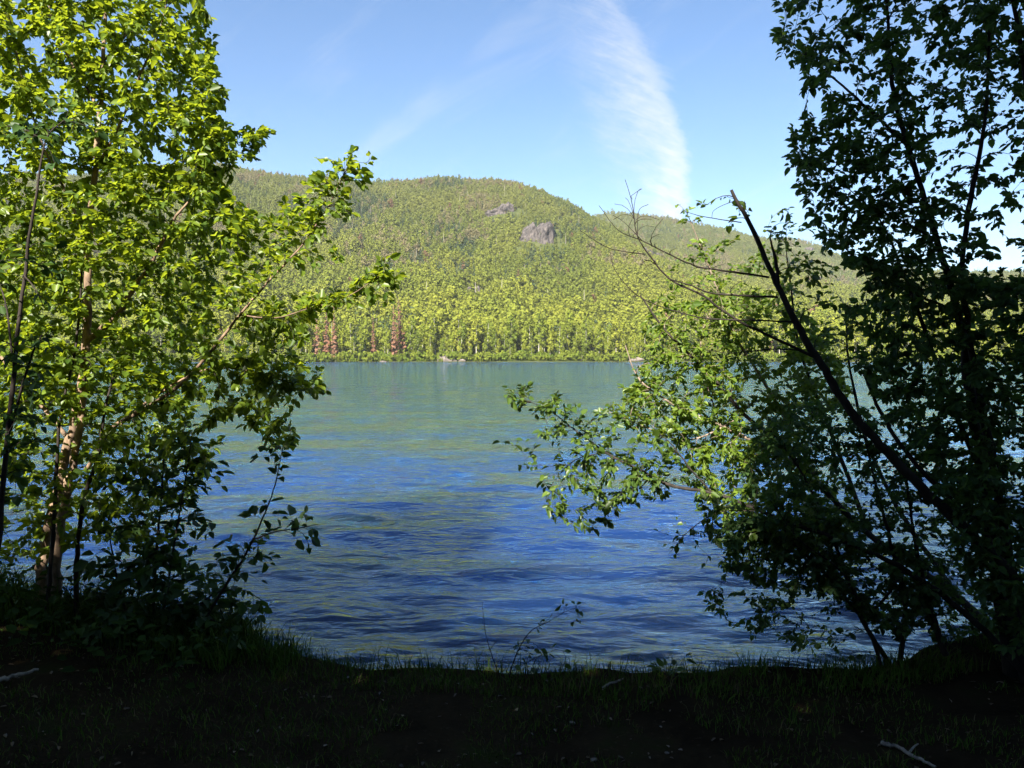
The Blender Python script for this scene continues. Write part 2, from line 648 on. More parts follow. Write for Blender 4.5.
CLIFF_AT = []
for c_ in CLIFFS:
    a_ = on_hill(c_[0], c_[1])
    if c_[5]:                       # stands out from the slope like a corner of rock
        y_ = a_[1] - 20.0
        a_ = (a_[0] * y_ / a_[1], y_, float(hill(a_[0] * y_ / a_[1], y_)))
    CLIFF_AT.append(a_)


def build_forest():
    rng = np.random.default_rng(5)
    V, Q, TI, TM, n = [], [], [], [], 0

    def add(v, q, t, k):
        nonlocal n
        V.append(v); Q.append(np.asarray(q) + n); TI.append(t); TM.append(np.full(len(v), k, float))
        n += len(v)
    for k in range(4):
        add(*broad_crown(250, 200 + k, 3.3, .4, 9.6, .56, 8), k)
    for k in range(2):
        add(*spruce_crown(150, 220 + k, 1.9, .2, 12, .62, .2), 4 + k)
    v, q, t = broad_crown(110, 230, 1.7, .0, 2.6, .40, 4)
    add(v, q, t, 6)
    nq_leaf = sum(len(a) for a in Q)
    tv, tq = far_trunk(11, .22, 3)
    add(tv, tq, np.full(len(tv), .8), 7)
    pts, kk, sc, rz, colr = [], [], [], [], []

    def scatter(N, ymin, ymax, pxlo, pxhi, smul):
        y = np.sqrt(rng.uniform(ymin ** 2, ymax ** 2, N))
        px = rng.uniform(pxlo, pxhi, N)
        x = (px - 512) / FPX * y
        z = hill(x, y)
        py = 357 - (z + 4 - CAM_Z) / y * FPX
        ok = np.ones(N, bool)
        for (cx_, cy_, cz_), c_ in zip(CLIFF_AT, CLIFFS):
            ok &= ~((np.abs(x - cx_) < c_[2] * .85) & (rng.uniform(0, 1, N) < .9) & (y > cy_ - 9) & (y < cy_ + c_[4] * (1.6 if c_[5] else 1.1)))
        # slopes turned away behind the two ridges need few trees
        H1 = np.interp(px, SKY1[:, 0], SKY1[:, 1]); H2 = np.interp(px, SKY2[:, 0], SKY2[:, 1])
        ok &= ~((y > Y1 + 45) & (H2 > H1 + 4))
        ok &= ~(y > Y2 + 50)
        x, y, z, px, py = x[ok], y[ok], z[ok], px[ok], py[ok]
        M = len(x)
        hgt = np.clip((z - 10) / 190, 0, 1)
        patch = vnoise(x / 60, y / 90, 9) * .5 + vnoise(x / 17, y / 26, 10) * .5
        con = rng.uniform(0, 1, M) < np.clip(.03 + .16 * hgt ** 1.2 + 2.6 * (patch - .59), .02, .88)
        snag = rng.uniform(0, 1, M) < .012 + .03 * hgt
        k = np.where(con, rng.integers(4, 6, M), rng.integers(0, 4, M))
        k = np.where(snag, 7, k)
        low = np.ones(M)
        for (cx_, cy_, cz_), c_ in zip(CLIFF_AT, CLIFFS):
            low = np.where((np.abs(x - cx_) < c_[2] * 1.1) & (y > cy_ - 26) & (y <= cy_), .55, low)
        s = low * smul * np.clip(rng.lognormal(-.12, .28, M), .45, 1.7) * (1.1 - .48 * hgt) * np.where(con, .95, 1.0)
        p2 = np.clip(vnoise(x / 40, y / 60, 21) * .55 + vnoise(x / 13, y / 13, 22) * .3 + rng.uniform(0, 1, M) * .10 + .02, 0, 1)[:, None]
        lowc = np.array((.100, .140, .024)) * (1 - p2) + np.array((.255, .265, .036)) * p2
        hic = np.array((.095, .125, .036)) * (1 - p2) + np.array((.205, .215, .060)) * p2
        hg = np.clip(hgt * 1.25 - .05, 0, 1)[:, None]
        c = lowc * (1 - hg) + hic * hg
        cc = np.array((.028, .055, .032)) * (1 - p2) + np.array((.080, .105, .050)) * p2
        c = np.where(con[:, None], cc, c)
        tan = (vnoise(x / 30 + 9, y / 42, 44) + .25 * rng.uniform(-1, 1, M) > .80)[:, None] & (hgt[:, None] > .25) & ~con[:, None]
        c = np.where(tan, np.array((.19, .17, .085)), c)
        rus = (rng.uniform(0, 1, M) < .008)[:, None]
        c = np.where(rus, np.array((.17, .10, .06)), c)
        c = np.where(snag[:, None], np.array((.30, .27, .23)), c)
        pts.append(np.stack([x, y, z - .3], -1)); kk.append(k); sc.append(s); rz.append(rng.uniform(0, 6.28, M)); colr.append(c)
    scatter(13000, 343, 480, -260, 1290, 1.0)
    scatter(70000, 480, 930, -200, 1230, .84)
    scatter(34000, 700, 1390, 480, 1250, .88)
    # shoreline bushes
    Nb = 1500
    x = rng.uniform(-235, 240, Nb)
    y = 326.5 + rng.uniform(0, 6, Nb)
    p2 = rng.uniform(0, 1, (Nb, 1))
    pts.append(np.stack([x, y, hill(x, y) - .1], -1)); kk.append(np.full(Nb, 6)); sc.append(rng.uniform(.35, 1.5, Nb))
    rz.append(rng.uniform(0, 6.28, Nb)); colr.append(np.array((.09, .135, .018)) * (1 - p2) + np.array((.17, .20, .028)) * p2)
    pts, kk, sc, rz, colr = np.vstack(pts), np.concatenate(kk), np.concatenate(sc), np.concatenate(rz), np.vstack(colr)
    nv, npnt = n, len(pts)
    allv = np.vstack(V + [pts])
    quads = np.vstack(Q)
    mi = np.zeros(len(quads), int); mi[nq_leaf:] = 1
    M_snag, Ts = mat('snag_bark')
    d = Ts.n('ShaderNodeBsdfDiffuse'); d.inputs[0].default_value = (.30, .27, .23, 1)
    out(Ts, d.outputs[0])
    me = make_mesh('hillside_forest', allv, quads, attrs={
        'tint': np.concatenate(TI + [np.zeros(npnt)]),
        'is_point': np.concatenate([np.zeros(nv), np.ones(npnt)]),
        'kind_id': np.concatenate(TM + [kk.astype(float)]),
        'size': np.concatenate([np.zeros(nv), sc]),
        'turn': np.concatenate([np.zeros(nv), rz])}, mats=[M_far, M_snag], mat_idx=mi)
    ca = me.attributes.new('tree_col', 'FLOAT_COLOR', 'POINT')
    full = np.ones((nv + npnt, 4), np.float32)
    full[nv:, :3] = colr
    ca.data.foreach_set('color', full.ravel())
    o = link('hillside_forest', me)
    g = bpy.data.node_groups.new('forest_scatter', 'GeometryNodeTree')
    g.interface.new_socket('Geometry', in_out='INPUT', socket_type='NodeSocketGeometry')
    g.interface.new_socket('Geometry', in_out='OUTPUT', socket_type='NodeSocketGeometry')
    N, L = g.nodes, g.links
    gi, go = N.new('NodeGroupInput'), N.new('NodeGroupOutput')

    def named(nm, typ='FLOAT'):
        a = N.new('GeometryNodeInputNamedAttribute')
        a.data_type = typ
        a.inputs[0].default_value = nm
        return a.outputs[0]

    def cmp(nm, val):
        c = N.new('FunctionNodeCompare')
        c.data_type = 'FLOAT'
        c.operation = 'EQUAL'
        L.new(named(nm), c.inputs[0])
        c.inputs[1].default_value = val
        c.inputs['Epsilon'].default_value = 0.1
        return c.outputs[0]
    s1 = N.new('GeometryNodeSeparateGeometry')
    s1.domain = 'POINT'
    L.new(gi.outputs[0], s1.inputs[0])
    L.new(cmp('is_point', 1.0), s1.inputs[1])
    m2p = N.new('GeometryNodeMeshToPoints')
    L.new(s1.outputs[0], m2p.inputs[0])
    join = N.new('GeometryNodeJoinGeometry')
    for k in range(8):
        st = N.new('GeometryNodeSeparateGeometry')
        L.new(s1.outputs[1], st.inputs[0])
        L.new(cmp('kind_id', float(k)), st.inputs[1])
        sp2 = N.new('GeometryNodeSeparateGeometry')
        L.new(m2p.outputs[0], sp2.inputs[0])
        L.new(cmp('kind_id', float(k)), sp2.inputs[1])
        iop = N.new('GeometryNodeInstanceOnPoints')
        L.new(sp2.outputs[0], iop.inputs['Points'])
        L.new(st.outputs[0], iop.inputs['Instance'])
        cx = N.new('ShaderNodeCombineXYZ')
        L.new(named('turn'), cx.inputs[2])
        L.new(cx.outputs[0], iop.inputs['Rotation'])
        L.new(named('size'), iop.inputs['Scale'])
        L.new(iop.outputs[0], join.inputs[0])
    L.new(join.outputs[0], go.inputs[0])
    md = o.modifiers.new('forest_scatter', 'NODES')
    md.node_group = g
    stuff(o, 'mixed green forest covering the hillside across the lake', 'forest')


build_forest()


# ------------------------------------------------------------------ cliffs and far boulders
def rock_material(name, c1, c2, c3, scale):
    m, T = mat(name)
    t = T.n('ShaderNodeTexCoord').outputs['Object']
    mp = T.n('ShaderNodeMapping')
    T.put(mp.inputs[0], t)
    mp.inputs['Scale'].default_value = (1.0, 1.0, .45)
    f = T.noise(mp.outputs[0], scale, 6, .62)
    col = T.ramp(f, [(.34, c1), (.5, c2), (.66, c3)])
    p = T.n('ShaderNodeBsdfPrincipled')
    T.put(p.inputs['Base Color'], col)
    p.inputs['Roughness'].default_value = .9
    p.inputs['Specular IOR Level'].default_value = .2
    b = T.n('ShaderNodeBump')
    b.inputs['Strength'].default_value = .8
    b.inputs['Distance'].default_value = .6 / scale
    T.put(b.inputs['Height'], f)
    T.nt.links.new(b.outputs[0], p.inputs['Normal'])
    out(T, p.outputs[0])
    return m


M_cliff = rock_material('cliff_rock', (.014, .013, .015), (.060, .052, .050), (.115, .098, .09), .32)
M_bould = rock_material('boulder_rock', (.075, .06, .05), (.13, .11, .095), (.19, .165, .145), .9)
M_stone = rock_material('stone_rock', (.09, .075, .06), (.15, .13, .11), (.22, .19, .16), 20)


def rock_mesh(name, sx, sy, sz, seed, material, rough=.28, cuts=7):
    """a convex lump cut by random flat faces and roughened"""
    rng = np.random.default_rng(seed)
    nu, nv = 26, 18
    th = np.linspace(0, 2 * math.pi, nu, endpoint=False)
    ph = np.linspace(.03, math.pi - .03, nv)
    TH, PH = np.meshgrid(th, ph)
    d = np.stack([np.cos(TH) * np.sin(PH), np.sin(TH) * np.sin(PH), np.cos(PH)], -1).reshape(-1, 3)
    r = np.ones(len(d))
    for _ in range(cuts + 6):
        nrm = rng.normal(0, 1, 3); nrm /= np.linalg.norm(nrm)
        dist = rng.uniform(.58, .9)
        dot = d @ nrm
        r = np.where(dot > 1e-3, np.minimum(r, dist / np.maximum(dot, 1e-3)), r)
    r *= 1 + rough * .35 * rng.uniform(-.5, .5, len(d))
    v = d * r[:, None] * np.array((sx, sy, sz))
    i = np.arange(nv - 1)[:, None] * nu
    j = np.arange(nu)[None, :]
    k = ((np.arange(nu) + 1) % nu)[None, :]
    q = np.stack([i + j, i + nu + j, i + nu + k, i + k], -1).reshape(-1, 4)
    q = np.vstack([q])
    tris = []
    top, bot = len(v), len(v) + 1
    v = np.vstack([v, [v[:nu].mean(0)], [v[-nu:].mean(0)]])
    for a in range(nu):
        b = (a + 1) % nu
        tris += [(top, a, b), (bot, (nv - 1) * nu + b, (nv - 1) * nu + a)]
    return make_mesh(name, v, q, np.array(tris), smooth=False, mats=[material])


def cliff_mesh(w, h, depth, seed, right_face=True):
    """a near-vertical rock face: buttresses, a ledge or two and, at its right end, a face turned away"""
    rng = np.random.default_rng(seed)
    nx, nz = 44, 26
    a = np.linspace(-1, 1, nx)
    zz = np.linspace(-.6, 1, nz)
    A, ZZ = np.meshgrid(a, zz)
    prof = np.interp(ZZ, [-.6, .0, .35, .75, 1], [-.10, 0, .10, .30, .95])
    butt = .35 * (vnoise(A * 3.2 + seed, ZZ * .8, seed) - .5) + .22 * (vnoise(A * 8 + seed, ZZ * 2.2, seed + 1) - .5) + .12 * (vnoise(A * 17, ZZ * 6, seed + 2) - .5)
    yb = prof + butt
    if right_face:
        yb = yb + np.where(A > .42, (A - .42) * 4.6, 0) + np.where(A < -.8, (-.8 - A) * 2.2, 0)
        xw = np.where(A > .42, .42 + (A - .42) * .85, A)
    else:
        yb = yb + np.where(np.abs(A) > .8, (np.abs(A) - .8) * 2.6, 0)
        xw = A
    blk = np.round(vnoise(A * 4.5 + seed, ZZ * 2.2 + A, seed + 7) * 4) / 4
    crk = np.abs(vnoise(A * 9 + ZZ * 1.5, ZZ * 1.2, seed + 8) - .5)
    yb = yb + .16 * (blk - .5) + .09 * np.where(crk < .06, 1, 0)
    top = 1 - .38 * vnoise(A * 2.1 + 7, A * 0, seed + 3) - .16 * np.round(vnoise(A * 6 + 7, A * 0, seed + 4) * 3) / 3 - .40 * np.abs(A) ** 2.2
    zb = np.where(ZZ > 0, ZZ * top, ZZ)
    front = np.stack([xw * w, yb * depth, zb * h], -1).reshape(-1, 3)
    back = np.stack([xw * w, np.full_like(yb, 2.6) * depth, np.minimum(zb, .9) * h * .9 - .1 * h], -1).reshape(-1, 3)
    q1 = grid_quads(nz, nx)
    n = nx * nz
    q2 = q1[:, ::-1] + n
    rim = []
    ring = list(range(nx)) + [r * nx + nx - 1 for r in range(1, nz)] + [n - 1 - c for c in range(1, nx)] + [r * nx for r in range(nz - 2, 0, -1)]
    for i2 in range(len(ring)):
        p0, p1 = ring[i2], ring[(i2 + 1) % len(ring)]
        rim.append((p1, p0, p0 + n, p1 + n))
    return make_mesh('cliff', np.vstack([front, back]), np.vstack([q1, q2, np.array(rim)]), mats=[M_cliff])


for (x, y, z), (px, py, w, h, d, rf, lab) in zip(CLIFF_AT, CLIFFS):
    o = link('cliff', cliff_mesh(w, h, d, int(px)), loc=(x, y - 2, z - 1))
    o.rotation_euler = (0, 0, -math.atan2(x, y) + (.12 if rf else 0))
    tag(o, lab, 'cliff', 'rock faces on the hillside')

for (px, y, sx, sz, lab) in [
        (444, 327.5, 3.6, 2.5, 'largest pale boulder on the far waterline'),
        (453, 327.0, 2.2, 1.5, 'pale boulder leaning against the right of the largest boulder'),
        (462, 326.6, 1.8, .9, 'low pale boulder at the right end of the boulder group'),
        (432, 327.5, 1.7, 1.3, 'small pale boulder just left of the largest boulder'),
        (420, 329.0, 1.7, 1.9, 'upright pale boulder standing apart at the left, before the trees'),
        (383, 326.4, 2.0, .5, 'flat pale boulder at the waterline below the thin dead conifers'),
        (581, 328.5, 1.6, 2.2, 'grey boulder among the trunks of the shoreline trees'),
        (637, 327.0, 3.8, 1.7, 'pinkish rounded boulder on the far waterline near the willow leaves')]:
    x = at_px(px, y)
    o = link('boulder', rock_mesh('boulder', sx, sx * .7, sz, int(px), M_bould), loc=(x, y, max(float(hill(x, y)), 0) + sz * .15))
    tag(o, lab, 'boulder', 'boulders along the far waterline')

# ------------------------------------------------------------------ near bank
LIPX = np.array([-60, -12, -6, -3.2, -2.2, -1.3, -.8, 0, 1, 2, 3, 6, 12, 60], float)
LIPY = np.array([30, 9.5, 6.6, 5.0, 4.75, 4.5, 4.35, 4.28, 4.28, 4.34, 4.75, 5.8, 8, 26], float)
LIPZ = np.array([1.2, .9, .7, .47, .40, .27, .255, .26, .26, .27, .30, .45, .7, 1.0], float)


def bank(x, y):
    x, y = np.asarray(x, float), np.asarray(y, float)
    ly = np.interp(x, LIPX, LIPY) + .10 * (vnoise(x * 2.3, x * 0, 31) - .5) + .05 * (vnoise(x * 7, x * 0, 32) - .5)
    lz = np.interp(x, LIPX, LIPZ)
    d = y - ly
    top = lz + np.clip(-d, 0, 30) * .035 + np.clip(-d - 6, 0, 60) * .10
    top = top + .06 * (vnoise(x * 1.7, y * 1.7, 33) - .5) + .03 * (vnoise(x * 6, y * 6, 34) - .5)
    s = np.clip(d / .55, 0, 1)
    s = s * s * (3 - 2 * s)
    bed = -.10 - np.clip(d - .4, 0, 60) * .16 + .10 * (vnoise(x * 2.1, y * 2.1, 35) - .5) + .04 * (vnoise(x * 6, y * 6, 36) - .5)
    return top * (1 - s) + np.maximum(bed, -9) * s


bx = np.concatenate([np.linspace(-60, -7, 40), np.linspace(-6.6, 6.6, 260), np.linspace(7, 60, 40)])
by = np.concatenate([np.linspace(-60, 0, 50), np.linspace(.2, 9, 220), np.linspace(9.5, 70, 60)])
BX, BY = np.meshgrid(bx, by)
BZ = bank(BX, BY)
m, T = mat('bank_soil')
geo = T.n('ShaderNodeTexCoord').outputs['Object']
spz = T.n('ShaderNodeSeparateXYZ')
T.put(spz.inputs[0], geo)
f1 = T.noise(geo, 3.0, 6, .65)
f2 = T.noise(geo, 38.0, 4, .6)
vor = T.n('ShaderNodeTexVoronoi')
T.put(vor.inputs['Vector'], geo)
vor.inputs['Scale'].default_value = 5.0
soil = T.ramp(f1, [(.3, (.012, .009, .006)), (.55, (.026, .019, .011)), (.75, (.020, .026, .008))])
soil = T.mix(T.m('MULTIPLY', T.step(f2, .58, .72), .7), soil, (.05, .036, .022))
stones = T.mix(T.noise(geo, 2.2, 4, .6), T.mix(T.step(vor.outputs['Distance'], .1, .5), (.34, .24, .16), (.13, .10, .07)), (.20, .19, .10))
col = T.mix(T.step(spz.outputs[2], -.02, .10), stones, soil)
p = T.n('ShaderNodeBsdfPrincipled')
T.put(p.inputs['Base Color'], col)
p.inputs['Roughness'].default_value = 1.0
p.inputs['Specular IOR Level'].default_value = .0
b = T.n('ShaderNodeBump')
b.inputs['Strength'].default_value = .9
b.inputs['Distance'].default_value = .03
T.put(b.inputs['Height'], T.m('ADD', f1, T.m('MULTIPLY', f2, .4)))
T.nt.links.new(b.outputs[0], p.inputs['Normal'])
out(T, p.outputs[0])
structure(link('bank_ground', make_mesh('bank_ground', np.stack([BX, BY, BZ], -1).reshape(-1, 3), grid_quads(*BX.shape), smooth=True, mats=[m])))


# ------------------------------------------------------------------ lake water
def waves(x, y):
    """sum of short wind waves; only those the local grid can carry"""
    rng = np.random.default_rng(3)
    z = np.zeros_like(x)
    wx = x + .35 * np.sin(y * .55 + 1.1) + .22 * np.sin(x * .9 + y * .4)
    wy = y + .30 * np.sin(x * .5) + .18 * np.sin(x * 1.3 + y * .3)
    dist = np.sqrt(x * x + y * y)
    for lam, slope, n in ((3.2, .013, 4), (1.5, .042, 6), (.8, .062, 8), (.42, .056, 9), (.24, .052, 10)):
        for _ in range(n):
            ang = math.radians(100) + rng.normal(0, .42)
            L = lam * rng.uniform(.75, 1.3)
            k = 2 * math.pi / L
            ph = rng.uniform(0, 6.28)
            amp = slope / k * math.sqrt(2.0 / n)
            env = .75 + .5 * vnoise(x / (L * 3.1) + ph, y / (L * 2.4), 60 + int(L * 100))
            fade = np.clip(2.0 - dist / (lam * 26 + 3), 0, 1)
            arg = k * (math.cos(ang) * wx + math.sin(ang) * wy) + ph
            z += amp * env * fade * (np.sin(arg) + .22 * np.sin(2 * arg + .6))
    return z


yn = [3.6]
while yn[-1] < 60:
    yn.append(yn[-1] + max(.018, yn[-1] ** 2 / (CAM_Z * FPX) * .85))
yn = np.array(yn + list(np.geomspace(66, 700, 60)))
un = np.linspace(-1.0, 1.0, 1000)
uo = np.concatenate([np.linspace(-3.2, -1.02, 90), un, np.linspace(1.02, 3.2, 90)])
WU, WY = np.meshgrid(uo, yn)
WX = WU * np.maximum(WY, 4.0)
WZ = waves(WX, WY)
depth = np.maximum(-bank(WX, WY), 0)
depth = np.where(WY > 60, 9, depth)
m, T = mat('lake_surface')
geo = T.n('ShaderNodeTexCoord').outputs['Object']
sx = T.n('ShaderNodeSeparateXYZ')
T.put(sx.inputs[0], geo)
cd = T.m('SQRT', T.m('ADD', T.m('MULTIPLY', sx.outputs[0], sx.outputs[0]), T.m('MULTIPLY', sx.outputs[1], sx.outputs[1])))
mp = T.n('ShaderNodeMapping')
T.put(mp.inputs[0], geo)
mp.inputs['Rotation'].default_value = (0, 0, math.radians(9))
mp.inputs['Scale'].default_value = (.45, 1.0, 1.0)
fine = T.noise(mp.outputs[0], 5.5, 3, .55, .3)
mid = T.noise(mp.outputs[0], 1.3, 3, .55, .4)
big = T.noise(mp.outputs[0], .22, 2, .5)
farf = T.step(cd, 15, 70)
h = T.m('ADD', T.m('MULTIPLY', fine, .05), T.m('MULTIPLY', T.m('MULTIPLY', mid, .19), T.m('ADD', .08, farf)))
h = T.m('MULTIPLY', h, T.m('ADD', .75, T.m('MULTIPLY', big, .5)))
bmp = T.n('ShaderNodeBump')
bmp.inputs['Strength'].default_value = 1.0
bmp.inputs['Distance'].default_value = 1.0
T.put(bmp.inputs['Height'], h)
fr = T.n('ShaderNodeFresnel')
fr.inputs[0].default_value = 1.40
T.nt.links.new(bmp.outputs[0], fr.inputs['Normal'])
gl = T.n('ShaderNodeBsdfGlossy')
gl.inputs['Roughness'].default_value = .03
gl.inputs['Color'].default_value = (.82, .96, 1.0, 1)
T.nt.links.new(bmp.outputs[0], gl.inputs['Normal'])
body = T.n('ShaderNodeSubsurfaceScattering')          # light spreads for metres inside the lake
body.falloff = 'RANDOM_WALK'
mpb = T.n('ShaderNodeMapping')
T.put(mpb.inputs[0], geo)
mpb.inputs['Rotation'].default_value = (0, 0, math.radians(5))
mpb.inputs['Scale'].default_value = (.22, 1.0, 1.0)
refl_lanes = T.noise(mpb.outputs[0], .55, 4, .6, .5)
outw = T.m('ADD', T.m('MULTIPLY', T.step(sx.outputs[1], 6.5, 26), .75), T.m('MULTIPLY', T.m('SUBTRACT', refl_lanes, .5), 1.2), clamp=True)
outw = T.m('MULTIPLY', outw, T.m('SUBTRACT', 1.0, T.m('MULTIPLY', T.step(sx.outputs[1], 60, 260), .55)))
bcol = T.mix(outw, (.005, .018, .078), (.010, .027, .019))  # greener away from shore: hill reflection painted into the body colour
hill_refl = T.m('MULTIPLY', T.step(refl_lanes, .50, .60), T.m('MULTIPLY', T.step(sx.outputs[1], 6.0, 9.0), T.m('SUBTRACT', 1.0, T.step(sx.outputs[1], 40, 120))))
T.put(body.inputs['Color'], T.mix(T.m('MULTIPLY', hill_refl, .8), bcol, (.026, .033, .010)))  # painted olive streaks stand in for the reflected hill
body.inputs['Scale'].default_value = 1.0
body.inputs['Radius'].default_value = (2.0, 5.0, 8.0)
tr = T.n('ShaderNodeBsdfTransparent')
tr.inputs[0].default_value = (.62, .72, .66, 1)
da = attr(T, 'depth').outputs['Fac']
op = T.m('SUBTRACT', 1.0, T.m('POWER', 2.718, T.m('MULTIPLY', da, -3.2)))
bm = T.n('ShaderNodeMixShader')
T.put(bm.inputs[0], op)
T.nt.links.new(tr.outputs[0], bm.inputs[1])
T.nt.links.new(body.outputs[0], bm.inputs[2])
mx = T.n('ShaderNodeMixShader')
T.put(mx.inputs[0], fr.outputs[0])
T.nt.links.new(bm.outputs[0], mx.inputs[1])
T.nt.links.new(gl.outputs[0], mx.inputs[2])
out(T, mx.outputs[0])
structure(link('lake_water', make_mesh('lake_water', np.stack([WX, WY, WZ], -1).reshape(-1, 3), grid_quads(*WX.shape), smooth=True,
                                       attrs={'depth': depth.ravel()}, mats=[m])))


# ------------------------------------------------------------------ near trees and shrubs
def inside(poly, x, y):
    poly = np.asarray(poly, float)
    r = np.zeros(len(x), bool)
    j = len(poly) - 1
    for i in range(len(poly)):
        xi, yi = poly[i]
        xj, yj = poly[j]
        c = ((yi > y) != (yj > y)) & (x < (xj - xi) * (y - yi) / (yj - yi + 1e-9) + xi)
        r ^= c
        j = i
    return r


def plant(name, label, cat, base, stems, regions, leaf, mats, seed, group=None, stem_name='stem', droop=.25, crown_name='crown', merge=False, rs=1.0):
    """stems: rows (px,py,depth,radius) -> one mesh each; regions: (outline, depth range, twigs, leaves per twig) filled with twigs
    that grow from the nearest wood; leaf: (length, width)"""
    rng = np.random.default_rng(seed)
    root = thing(name, label, cat, base, group)
    base = np.asarray(base, float)
    nodes, ndir, nrad = [], [], []
    allwood = Bag()
    for st in stems:
        m_ = mats[1]
        if isinstance(st, dict):
            m_ = st.get('mat', m_)
            lab_ = st.get('label')
            st = st['pts']
        else:
            lab_ = None
        pts = np.array([P(*s[:3]) for s in st])
        if stem_name and np.linalg.norm(pts[0] - base) < 0.0:
            pts[0] = base
        ln = smooth_line(np.column_stack([pts, [s[3] for s in st]]), 6)
        c, r = ln[:, :3], np.maximum(ln[:, 3] * rs, .0013)
        c = c + rng.normal(0, 1, c.shape) * r[:, None] * .18
        v, q = tube(c - base, r, 10 if r.max() > .015 else 6, jit=.06)
        o = None
        if merge:
            allwood.add(v, q)
        else:
            o = link(stem_name, make_mesh(stem_name, v, q, smooth=True, mats=[m_]), root)
        if lab_:
            o['label'] = lab_
        d = np.gradient(c, axis=0)
        d /= np.linalg.norm(d, axis=1)[:, None] + 1e-9
        nodes.append(c); ndir.append(d); nrad.append(r)
    nodes, ndir, nrad = np.vstack(nodes), np.vstack(ndir), np.concatenate(nrad)
    nfix = len(nodes)
    tg, tl = [], []
    for (poly, dr, ntw, nl) in regions:
        poly = np.asarray(poly, float)
        lo, hi = poly.min(0), poly.max(0)
        got = 0
        while got < ntw:
            x = rng.uniform(lo[0], hi[0], 400); y = rng.uniform(lo[1], hi[1], 400)
            ok = inside(poly, x, y)
            for a, b_ in zip(x[ok], y[ok]):
                if got >= ntw:
                    break
                tg.append(P(a, b_, rng.uniform(*dr))); tl.append(nl); got += 1
    if not tg:
        link('stem', allwood.mesh('stem', [mats[1]]), root)
        return root
    tg, tl = np.array(tg), np.array(tl)
    d0 = np.array([np.min(np.linalg.norm(nodes[:nfix] - t_, axis=1)) for t_ in tg])
    order = np.argsort(d0)
    wood = allwood
    LB, LD, LN = [], [], []
    cap = nfix + len(tg) * 4
    NP_, ND_, NR_ = np.zeros((cap, 3)), np.zeros((cap, 3)), np.zeros(cap)
    NP_[:nfix], ND_[:nfix], NR_[:nfix] = nodes, ndir, nrad
    n = nfix
    for idx in order:
        t_ = tg[idx]
        dv = t_ - NP_[:n]
        dist = np.linalg.norm(dv, axis=1) + 1e-6
        cosv = (dv * ND_[:n]).sum(1) / dist
        cost = dist * (1 + .55 * (cosv < .1) + .35 * (cosv < -.3)) + np.where(NR_[:n] < .0022, .12, 0)
        k = int(np.argmin(cost))
        s, e = NP_[k].copy(), t_
        L = dist[k]
        nseg = 5 if L > .12 else 4
        midp = s + ND_[k] * L * .35 + (e - s) * .18 + rng.normal(0, .05, 3) * L
        tt = np.linspace(0, 1, nseg)[:, None]
        c = (1 - tt) ** 2 * s + 2 * tt * (1 - tt) * midp + tt ** 2 * e
        c[-1, 2] -= droop * .15 * L
        r0 = min(NR_[k] * .6, .0014 + .0085 * min(L, 1.2))
        r0 = max(r0, .0014)
        rr = np.linspace(r0, .0011, nseg)
        v, q = tube(c - base, rr, 5 if r0 > .003 else 4)
        wood.add(v, q)
        d = np.gradient(c, axis=0); d /= np.linalg.norm(d, axis=1)[:, None] + 1e-9
        for a in range(1, nseg):
            if n < cap:
                NP_[n], ND_[n], NR_[n] = c[a], d[a], rr[a]; n += 1
        nl = max(1, int(round(tl[idx] * rng.uniform(.7, 1.3)))) if tl[idx] else 0
        lo_t = max(.25, 1 - .34 / max(L, .02))
        for a in range(nl):
            f_ = 1.0 if a == 0 else lo_t + (1 - lo_t) * rng.uniform(0, 1)
            seg = min(int(f_ * (nseg - 1)), nseg - 2); fr_ = f_ * (nseg - 1) - seg
            b_ = c[seg] * (1 - fr_) + c[seg + 1] * fr_
            td = d[seg]
            side = np.cross(td, (0, 0, 1.0)); side /= np.linalg.norm(side) + 1e-6
            sgn = 1 if a % 2 else -1
            dd = td * rng.uniform(.3, .9) + side * sgn * rng.uniform(.3, 1.0) + rng.normal(0, .35, 3)
            if a == 0:
                dd = td + rng.normal(0, .3, 3)
            dd[2] -= droop * rng.uniform(.3, 1.5)
            dd /= np.linalg.norm(dd) + 1e-6
            LB.append(b_ + dd * leaf[0] * .18 - base); LD.append(dd)
            LN.append(np.array((0, 0, 1.0)) + rng.normal(0, .55, 3))
    link('stem' if merge else 'twigs', wood.mesh('stem' if merge else 'twigs', [mats[2]], True), root)
    LB, LD, LN = np.array(LB), np.array(LD), np.array(LN)
    N = len(LB)
    ln = leaf[0] * np.clip(rng.lognormal(-.12, .28, N), .4, 1.5)
    wd = ln * (leaf[1] / leaf[0]) * rng.uniform(.8, 1.15, N)
    link(crown_name, leaf_mesh(crown_name, LB, LD, LN, ln, wd, rng.uniform(0, 1, N), [mats[0]]), root)
    return root


def on_bank(px, d):
    x = (px - 512) / FPX * d
    y = d * CP
    return (x, y, float(bank(x, y)))


